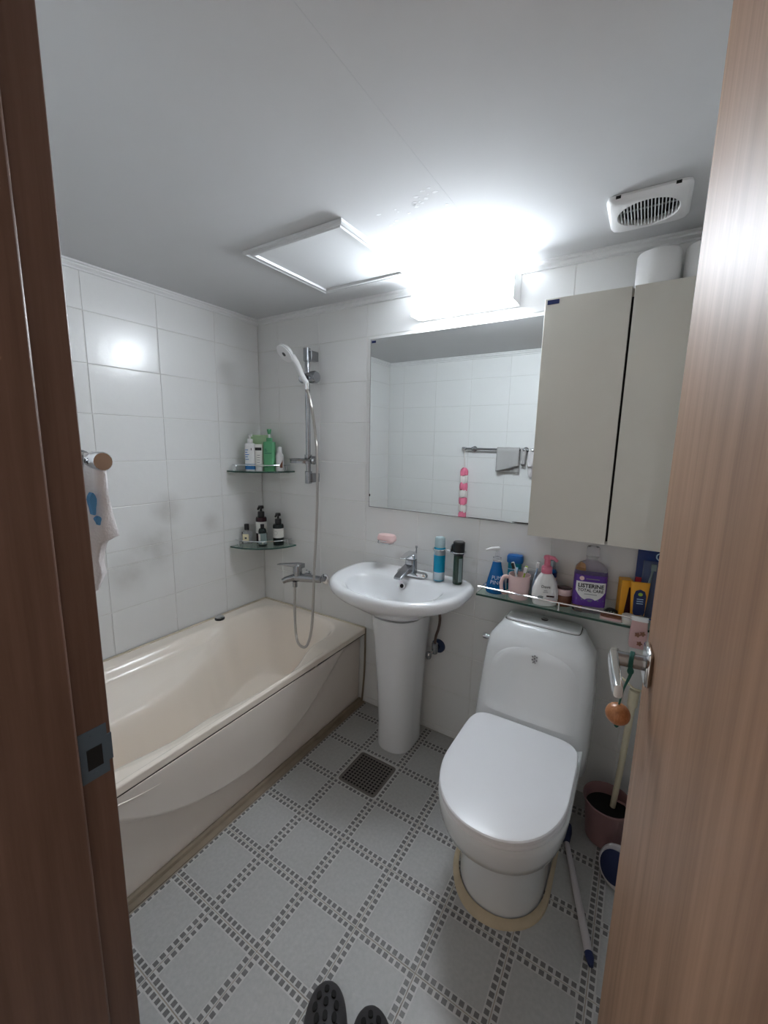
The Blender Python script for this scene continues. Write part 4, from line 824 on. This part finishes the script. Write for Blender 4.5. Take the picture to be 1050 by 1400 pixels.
MB().lathe([(0.020, 0), (0.021, 0.002), (0.021, 0.016)], 24).obj('pot_body', M['offwhite'], parent=t); MB().lathe([(0.022, 0.0165), (0.022, 0.028), (0.019, 0.030)], 24).obj('pot_lid', M['white'], parent=t)
t = thing('tube_carton', 'yellow upright carton with dark edge at the right of the shelf', 'carton', (1.944, -0.046, G), 0.3)
MB().box(-0.018, 0.018, -0.022, 0.022, 0, 0.142).obj('carton', M['yellow'], parent=t, bevel=0.001)
MB().prism([(-0.004, 0.008), (0.0175, 0.008), (0.0175, 0.118), (0.006, 0.118)], 0, 0.0007).xf(lambda v: Vector((v.x, -0.0222 - v.z, v.y))).obj('navy_panel', M['maroon'], parent=t, smooth=False)
t = thing('cream_tube', 'yellow tube with navy oval label before the toothbrush pack', 'tube', (1.989, -0.070, G), 0.25)
MB().loft([at(sup(0.018, 0.015, 3, 24), 0), at(sup(0.019, 0.015, 3, 24), 0.026)]).obj('tube_cap', M['navy'], parent=t)
MB().loft([at(sup(0.021, 0.016, 3, 24), 0.0265), at(sup(0.026, 0.011, 3.5, 24), 0.09), at(sup(0.030, 0.003, 6, 24), 0.144)]).obj('tube_body', M['yellow'], parent=t)
b = MB(); b.prism([(x, z) for x, z in [(0.0, 0.120), (0.014, 0.114), (0.019, 0.098), (0.0185, 0.04), (0.015, 0.028), (-0.015, 0.028), (-0.0185, 0.04), (-0.019, 0.098), (-0.014, 0.114)]], 0, 0.0008)
b.xf(lambda v: Vector((v.x, -(interp([(0.0265, 0.0165), (0.09, 0.0115), (0.144, 0.0036)], v.y)) * max(0.3, 1 - abs(v.x / 0.026) ** 3) ** 0.33 - 0.0006 - v.z, v.y)))
lb = b.obj('navy_label', M['navy'], parent=t, smooth=False)
MB().prism(sup(0.007, 0.006, 2, 16, 0, 0.104), 0, 0.0008).xf(lambda v: Vector((v.x, -0.0135 - v.z, v.y))).obj('label_mark', M['lime'], parent=lb, smooth=False)
for z in (0.086, 0.078, 0.070): MB().box(-0.010, 0.010, -0.0165, -0.0155, z, z + 0.0025).obj('print_line', M['textblue'], parent=lb, smooth=False)
t = thing('toothbrush_pack', 'blue card blister pack of toothbrushes leaning on the wall', 'pack', (2.055, -0.034, G))
t.rotation_euler = (math.radians(-4), 0, 0)
MB().box(-0.085, 0.085, -0.003, 0.003, 0.0, 0.262).obj('back_card', M['packblue'], parent=t, smooth=False)
MB().loft([at(sup(0.03, 0.012, 3, 24, -0.035, -0.012), z) for z in (0.012, 0.215)]).obj('blister', mat('blister_film', (0.75, 0.82, 0.92), 0.08, trans=0.9, ior=1.1), parent=t)
b = MB(); b.tube([(-0.056, -0.012, 0.03), (-0.045, -0.012, 0.10), (-0.036, -0.012, 0.17), (-0.032, -0.012, 0.205)], [0.006, 0.006, 0.0035, 0.004], 10, samples=4); b.box(-0.040, -0.024, -0.016, -0.008, 0.182, 0.205); b.obj('pack_toothbrush', M['greylabel'], parent=t)
b = MB(); b.tube([(-0.006, -0.010, 0.02), (-0.004, -0.010, 0.10), (0.0, -0.010, 0.185)], [0.007, 0.007, 0.004], 10, samples=4); b.obj('pack_toothbrush', M['pumppink'], parent=t)
MB().box(-0.083, -0.062, -0.0042, -0.0032, 0.122, 0.150).obj('red_print', M['red'], parent=t, smooth=False)
MB().loft([[(x, -0.0042, z) for x, z in sup(s * 0.028, s * 0.016, 2.4, 28, -0.002, 0.232)] for s in (1.0, 0.84)], cap0=False, cap1=False).obj('oval_logo', M['textblue'], parent=t, smooth=False)
MB().prism([(-0.006, 0.226), (0.010, 0.226), (0.012, 0.236), (0.002, 0.240), (-0.004, 0.235)], 0, 0.0006).xf(lambda v: Vector((v.x, -0.0036 - v.z, v.y))).obj('logo_mark', M['textblue'], parent=t, smooth=False)
t = thing('pink_pouch', 'pink translucent pouch with brown flowers hanging from the shelf end', 'pouch', (1.999, -0.147, 0.748))
MB().loft([[(x, y, z) for x, y in sup(a, d, 2.6, 24)] for z, a, d in ((0.0, 0.022, 0.004), (0.01, 0.026, 0.009), (0.05, 0.027, 0.010), (0.085, 0.024, 0.006), (0.097, 0.023, 0.003))]).obj('pouch_body', M['pouch'], parent=t)
MB().loft([[(x, y, z) for x, y in sup(0.0245, 0.0045, 3, 20)] for z in (0.0975, 0.113)]).obj('pouch_top', M['white'], parent=t)
for x, z in ((0.006, 0.022), (0.012, 0.058), (-0.002, 0.052)): MB().prism([(x + 0.0075 * (1 + 0.25 * math.cos(5 * a)) * math.cos(a), z + 0.0075 * (1 + 0.25 * math.cos(5 * a)) * math.sin(a)) for a in [2 * math.pi * k / 20 for k in range(20)]], 0, 0.0008).xf(lambda v: Vector((v.x, -0.0098 - v.z, v.y))).obj('flower_print', M['brown'], parent=t, smooth=False)
MB().tube([(0, 0, 0.113), (0.002, 0.010, 0.117), (0.004, 0.0205, 0.100)], 0.0012, 6, samples=4).obj('hanging_loop', M['clear'], parent=t)

# ------------------------------------------------------------------ floor things
dg_ = thing('floor_drain', 'square dark steel drain grate in the floor before the pedestal', 'drain', (1.074, -0.408, 0))
b = MB(); SQ = lambda h, z, e=14: at(sup(h, h, e, 40), z)
b.loft([SQ(0.094, -0.003), SQ(0.094, 0.001), SQ(0.0905, 0.0025), SQ(0.084, 0.0012)], cap0=False, cap1=False); b.obj('rim', M['grate'], parent=dg_)
MB().loft([SQ(0.0838, -0.0012), SQ(0.0838, -0.0003)]).obj('pit', M['dark'], parent=dg_)
gv = MB(); N = 11; P_ = 0.166 / N
def hole_cell(cx, cy):
    h = P_ / 2; r = 0.0055; n = 12; vs = []
    for k in range(n):
        a = 2 * math.pi * (k + 0.5) / n; c, s = math.cos(a), math.sin(a); m = max(abs(c), abs(s))
        vs.append((cx + h * c / m, cy + h * s / m, 0.0012))
    for k in range(n):
        a = 2 * math.pi * (k + 0.5) / n; vs.append((cx + r * math.cos(a), cy + r * math.sin(a), 0.0010))
    for k in range(n):
        a = 2 * math.pi * (k + 0.5) / n; vs.append((cx + r * math.cos(a), cy + r * math.sin(a), -0.0015))
    fs = [(k, (k + 1) % n, n + (k + 1) % n, n + k) for k in range(n)] + [(n + k, n + (k + 1) % n, 2 * n + (k + 1) % n, 2 * n + k) for k in range(n)]
    gv.add(vs, fs)
for i in range(N):
    for j in range(N): hole_cell(-0.083 + P_ * (i + 0.5), -0.083 + P_ * (j + 0.5))
gv.obj('perforated_plate', M['grate'], parent=dg_, smooth=False)
MB().box(-0.1, 0.1, -0.096, 0.104, -0.0014, -0.0005).obj('drain_surround', M['fborder'], parent=dg_, smooth=False)

# slippers
sl = thing('slipper', 'black rubber slipper with holes, the left one at the bottom edge', 'slipper', (1.468, -1.162, 0.0012), 0.62, group='black bathroom slippers')
def sole(s, z, dy=0): return [(x * s, y * s + dy, z) for x, y in [(0.052 * math.copysign(abs(math.cos(a)) ** 0.85, math.cos(a)) * (1.0 if math.sin(a) > -0.2 else 0.9), (0.125 if math.sin(a) > 0 else 0.135) * math.copysign(abs(math.sin(a)) ** 0.9, math.sin(a))) for a in [2 * math.pi * (k + .5) / 40 for k in range(40)]]]
MB().loft([sole(0.95, 0), sole(1.0, 0.004), sole(1.0, 0.018), sole(0.96, 0.022)]).obj('sole', M['slipper'], parent=sl)
up = MB(); rows = []; NJ, NI = 22, 20
def upz(u, v):  # u -1..1 across, v 0..1 from opening to toe
    return u, v
for j in range(NJ + 1):
    v = j / NJ; y = 0.0 + 0.127 * v; w = 0.0535 * max(0.0, 1 - (max(0, y) / 0.130) ** 2.6) ** (1 / 2.2) + 0.002; hgt = 0.022 + 0.040 * (1 - v ** 2.2)
    rows.append([(w * math.sin(u * math.pi / 2), y - 0.012 * math.cos(u * math.pi / 2) * (1 - v), 0.016 + (hgt - 0.01) * math.cos(u * math.pi / 2) ** 0.75) for u in [-1 + 2 * i / NI for i in range(NI + 1)]])
up.add([p for r in rows for p in r], [(j * (NI + 1) + i, j * (NI + 1) + i + 1, (j + 1) * (NI + 1) + i + 1, (j + 1) * (NI + 1) + i) for j in range(NJ) for i in range(NI)])
uo = up.obj('upper', M['slipper'], parent=sl, angle=80); sm = uo.modifiers.new('solid', 'SOLIDIFY'); sm.thickness = 0.004
def upper_pt(x, y):
    v = y / 0.127; w = 0.0535 * max(0.0, 1 - (y / 0.130) ** 2.6) ** (1 / 2.2) + 0.002; u = math.asin(max(-1, min(1, x / w))) * 2 / math.pi
    return 0.016 + (0.022 + 0.040 * (1 - v ** 2.2) - 0.01) * math.cos(u * math.pi / 2) ** 0.75
for x, y in ((0.0, 0.100), (-0.018, 0.085), (0.018, 0.085), (0.0, 0.068), (-0.026, 0.060), (0.026, 0.060), (0.0, 0.038), (-0.020, 0.035), (0.022, 0.035), (0.0, 0.012), (-0.028, 0.012), (0.028, 0.014)):
    z = upper_pt(x, y); e = 0.003; nx_, ny_ = -(upper_pt(x + e, y) - upper_pt(x - e, y)) / (2 * e), -(upper_pt(x, min(y + e, .12)) - upper_pt(x, y - e)) / (2 * e)
    nn = Vector((nx_, ny_, 1)).normalized(); qq = Vector((0, 0, 1)).rotation_difference(nn); cc = Vector((x, y, z)) + nn * 0.0022
    MB().prism(sup(0.0062, 0.0105, 2.2, 14), -0.003, 0.0006).xf(lambda v: qq @ v + cc).obj('hole', M['dark'], parent=uo, smooth=False)
dup(sl, (1.592, -1.139, 0.0012), 0.66, 'black rubber slipper with holes, the right one at the bottom edge')

# bucket with cream-handled brush
bk = thing('bucket', 'small mauve plastic bucket of dark water right of the toilet', 'bucket', (1.972, -0.168, 0.001))
MB().lathe([(0.060, 0), (0.064, 0.003), (0.076, 0.140), (0.083, 0.150), (0.083, 0.157), (0.079, 0.157), (0.073, 0.142), (0.061, 0.008), (0.01, 0.008)], 44).obj('bucket_shell', M['bucket'], parent=bk)
MB().lathe([(0.0722, 0.1165), (0.0724, 0.1185)], 40).obj('dark_contents', M['dark'], parent=bk)
b = MB(); b.tube([(0.02, 0.02, 0.150), (0.055, 0.012, 0.152)], 0.004, 8); b.obj('inner_handle', M['bucket'], parent=bk)
ct = thing('plunger_stick', 'cream plastic stick standing in the mauve bucket', 'stick', (1.988, -0.150, 0.1205))
MB().tube([(0.0, 0, 0.0), (0.010, 0.012, 0.16), (0.020, 0.025, 0.40)], [0.0095, 0.0105, 0.0115], 14).obj('rod', M['creamrod'], parent=ct)
MB().tube([(0.0202, 0.0255, 0.402), (0.0225, 0.028, 0.46)], [0.016, 0.017], 16).obj('grip_sleeve', M['creamrod'], parent=ct)
MB().tube([(-0.022, 0.018, 0.50), (-0.005, 0.012, 0.492), (0.02, 0.02, 0.470), (0.05, 0.035, 0.462)], 0.004, 8, samples=5).obj('hanging_hook', M['creamrod'], parent=ct)
fb = thing('floor_brush', 'long white handled brush with navy tip lying beside the toilet', 'brush', (1.861, -0.285, 0.013))
dv = Vector((0.106, -0.319, 0.0)); fb.rotation_euler = (0, 0, math.atan2(dv.y, dv.x)); L = dv.length
MB().tube([(0, 0, 0), (L * 0.5, 0, 0), (L, 0, 0)], [0.0085, 0.0105, 0.0115], 14).obj('brush_handle', M['rodwhite'], parent=fb)
MB().tube([(L + 0.0005, 0, 0), (L + 0.012, 0, 0), (L + 0.030, 0, -0.004)], [0.0118, 0.012, 0.006], 14).obj('navy_tip', M['navy'], parent=fb)
MB().tube([(-0.055, 0, 0.014), (-0.03, 0, 0.010), (-0.001, 0, 0)], [0.026, 0.022, 0.010], 16).obj('brush_head', M['bristle'], parent=fb)
sb = thing('scrub_brush', 'round white brush with navy bristles on the floor by the door', 'brush', (2.022, -0.335, 0.062))
sb.rotation_euler = (math.radians(62), 0, math.radians(-32))
MB().lathe([(0.052, -0.030), (0.062, -0.014), (0.064, 0.004), (0.058, 0.010)], 30).obj('brush_body', M['rodwhite'], parent=sb)
MB().lathe([(0.046, 0.0105), (0.048, 0.024), (0.040, 0.028)], 30).obj('bristles', M['bristle'], parent=sb)

# wooden ball on a cord, hung from the door handle
hx = Matrix.Rotation(DA, 3, 'Z') @ Vector((-0.028, HY, 0)) + Vector((2.045, -1.472, 0))
wbal = thing('wooden_ball', 'brown wooden ball hanging by green cord from the door handle', 'ball charm', (hx.x, hx.y, HZ))
b = MB()
for k in (-0.0015, 0.0005, 0.0025): b.tube([(k + 0.001 * math.sin(a), 0.0143 * math.sin(a), 0.0143 * math.cos(a)) for a in [2 * math.pi * i / 20 for i in range(21)]], 0.0016, 6)
b.ball((0.0005, -0.015, -0.012), 0.005, 0.004, 0.007, 12, 8); b.tube([(0.0, -0.015, -0.006), (0.001, -0.012, -0.020), (-0.006, -0.010, -0.05), (-0.010, -0.010, -0.082)], [0.003, 0.0026, 0.0016, 0.0016], 8, samples=4)
b.obj('cord', M['cord'], parent=wbal)
MB().ball((-0.010, -0.010, -0.098), 0.0195, 0.0195, 0.0185).obj('ball', M['ball'], parent=wbal); MB().ball((-0.010, -0.010, -0.119), 0.004, 0.004, 0.005, 10, 6).obj('cord_knot', M['cord'], parent=wbal)

# ------------------------------------------------------------------ towel rail on the doorway wall (seen in the mirror and past the frame)
tr_ = thing('towel_rail', 'chrome towel rail on the doorway wall', 'towel rail', (0, RY, 1.390))
MB().lathe([(0.008, 0.735), (0.008, 1.255)], 16, (0, 0.047, 0), 'x').obj('rail_bar', M['dullchrome'], parent=tr_)
for x in (0.805, 1.200):
    b = MB(); b.lathe([(0.020, 0.001), (0.022, 0.006), (0.018, 0.010), (0.011, 0.014), (0.011, 0.047)], 18, (x, 0, 0), 'y'); b.ball((x, 0.047, 0), 0.016, 0.016, 0.016, 16, 10); b.obj('rail_bracket', M['dullchrome'], parent=tr_)
for x in (0.731, 1.255): MB().lathe([(0.0135, x - 0.012), (0.0145, x - 0.008), (0.0145, x + 0.016), (0.013, x + 0.018)], 18, (0, 0.047, 0), 'x').obj('end_cap', M['chrome'], parent=tr_)
def drape(name, m, x0, x1, front, back, ph, label, cat, amp=0.006, thick=0.0045, gap=0.013, skew=0.0):
    b = MB(); NI, NJ = 20, 30; Lt = front + back + math.pi * gap
    for j in range(NJ + 1):
        s = Lt * j / NJ
        for i in range(NI + 1):
            u = i / NI; x = x0 + (x1 - x0) * u
            if s < front: y, z = gap, -(front - s) - skew * u * (1 - s / front)
            elif s < front + math.pi * gap: a = (s - front) / gap; y, z = gap * math.cos(a), gap * math.sin(a)
            else: y, z = -gap, -(s - front - math.pi * gap)
            dn = max(0, -z) / 0.2
            b.v.append((x + 0.012 * dn * math.sin(u * 3 + ph), y + (amp * math.sin(u * 9 + ph) + amp * 0.6 * math.sin(u * 17 + 2 * ph)) * dn + (0.006 * dn if y > 0 else 0.0), z))
    b.f = [(j * (NI + 1) + i, j * (NI + 1) + i + 1, (j + 1) * (NI + 1) + i + 1, (j + 1) * (NI + 1) + i) for j in range(NJ) for i in range(NI)]; b.m = [0] * len(b.f)
    t = thing(name, label, cat, (0, RY + 0.047, 1.390)); o = b.obj('cloth', m, parent=t, angle=80, fix=True); sd_ = o.modifiers.new('solid', 'SOLIDIFY'); sd_.thickness = thick
    return t
drape('towel', M['towel'], 1.000, 1.168, 0.165, 0.17, 0.4, 'grey hand towel folded over the rail, reflected in the mirror', 'towel', skew=-0.05)
drape('face_cloth', M['towel'], 1.176, 1.216, 0.105, 0.12, 2.0, 'small grey cloth hanging on the rail beside the grey hand towel', 'cloth')
t = thing('wash_cloth', 'crumpled whitish cloth with blue print hanging at the rail end', 'cloth', (1.248, RY, 1.390))
rows = []; b = MB()
for j, (z, y0, y1, hx_) in enumerate(((0.012, 0.036, 0.058, 0.014), (-0.02, 0.033, 0.058, 0.020), (-0.06, 0.026, 0.060, 0.022), (-0.095, 0.022, 0.066, 0.022), (-0.118, 0.020, 0.070, 0.020), (-0.124, 0.018, 0.050, 0.020), (-0.15, 0.016, 0.042, 0.018), (-0.175, 0.018, 0.045, 0.014), (-0.20, 0.018, 0.034, 0.008))):
    rows.append([(hx_ * (1 + 0.12 * math.sin(4 * a + 2 * j)) * math.sin(a), (y0 + y1) / 2 + (y1 - y0) / 2 * math.cos(a) + 0.0025 * math.sin(5 * a + j), z) for a in [2 * math.pi * k / 28 for k in range(28)]])
b.loft(rows); b.obj('cloth_body', M['cloth'], parent=t, angle=70)
for (y, z, w, h) in ((0.029, -0.062, 0.0040, 0.017), (0.034, -0.088, 0.003, 0.007)):
    MB().prism([(y + w * (1 + 0.3 * math.sin(3 * a)) * math.cos(a), z + h * math.sin(a)) for a in [2 * math.pi * k / 16 for k in range(16)]], 0.0150, 0.0255).xf(lambda v: Vector((v.z, v.x, v.y))).obj('blue_print', M['clothblue'], parent=t, smooth=False)
# net scrubber
t = thing('net_scrubber', 'long pink and white net scrubber hanging from the rail, in the mirror', 'scrubber', (0.738, RY + 0.047, 1.376))
MB().tube([(0, 0, -0.002), (0.003, 0, -0.06), (0.006, 0, -0.135)], [0.004, 0.004, 0.006], 8).obj('hanging_cord', M['netwhite'], parent=t)
zz = -0.140
for k in range(7):
    m_ = M['netpink'] if k % 2 == 0 else M['netwhite']; b = MB(); secs = []
    for j in range(5):
        f = j / 4; z = zz - 0.058 * f; r = 0.030 * (0.93 + 0.12 * math.sin(math.pi * f)) * (0.6 if (k == 0 and j == 0) else 1)
        secs.append([(0.006 + r * (1 + 0.10 * math.sin(6 * a + k)) * math.cos(a), r * (1 + 0.10 * math.sin(6 * a + k)) * math.sin(a), z + 0.006 * math.sin(2 * a + 2 * k)) for a in [2 * math.pi * i / 24 for i in range(24)]])
    b.loft(secs); b.obj('net_section', m_, parent=t, angle=80); zz -= 0.0585
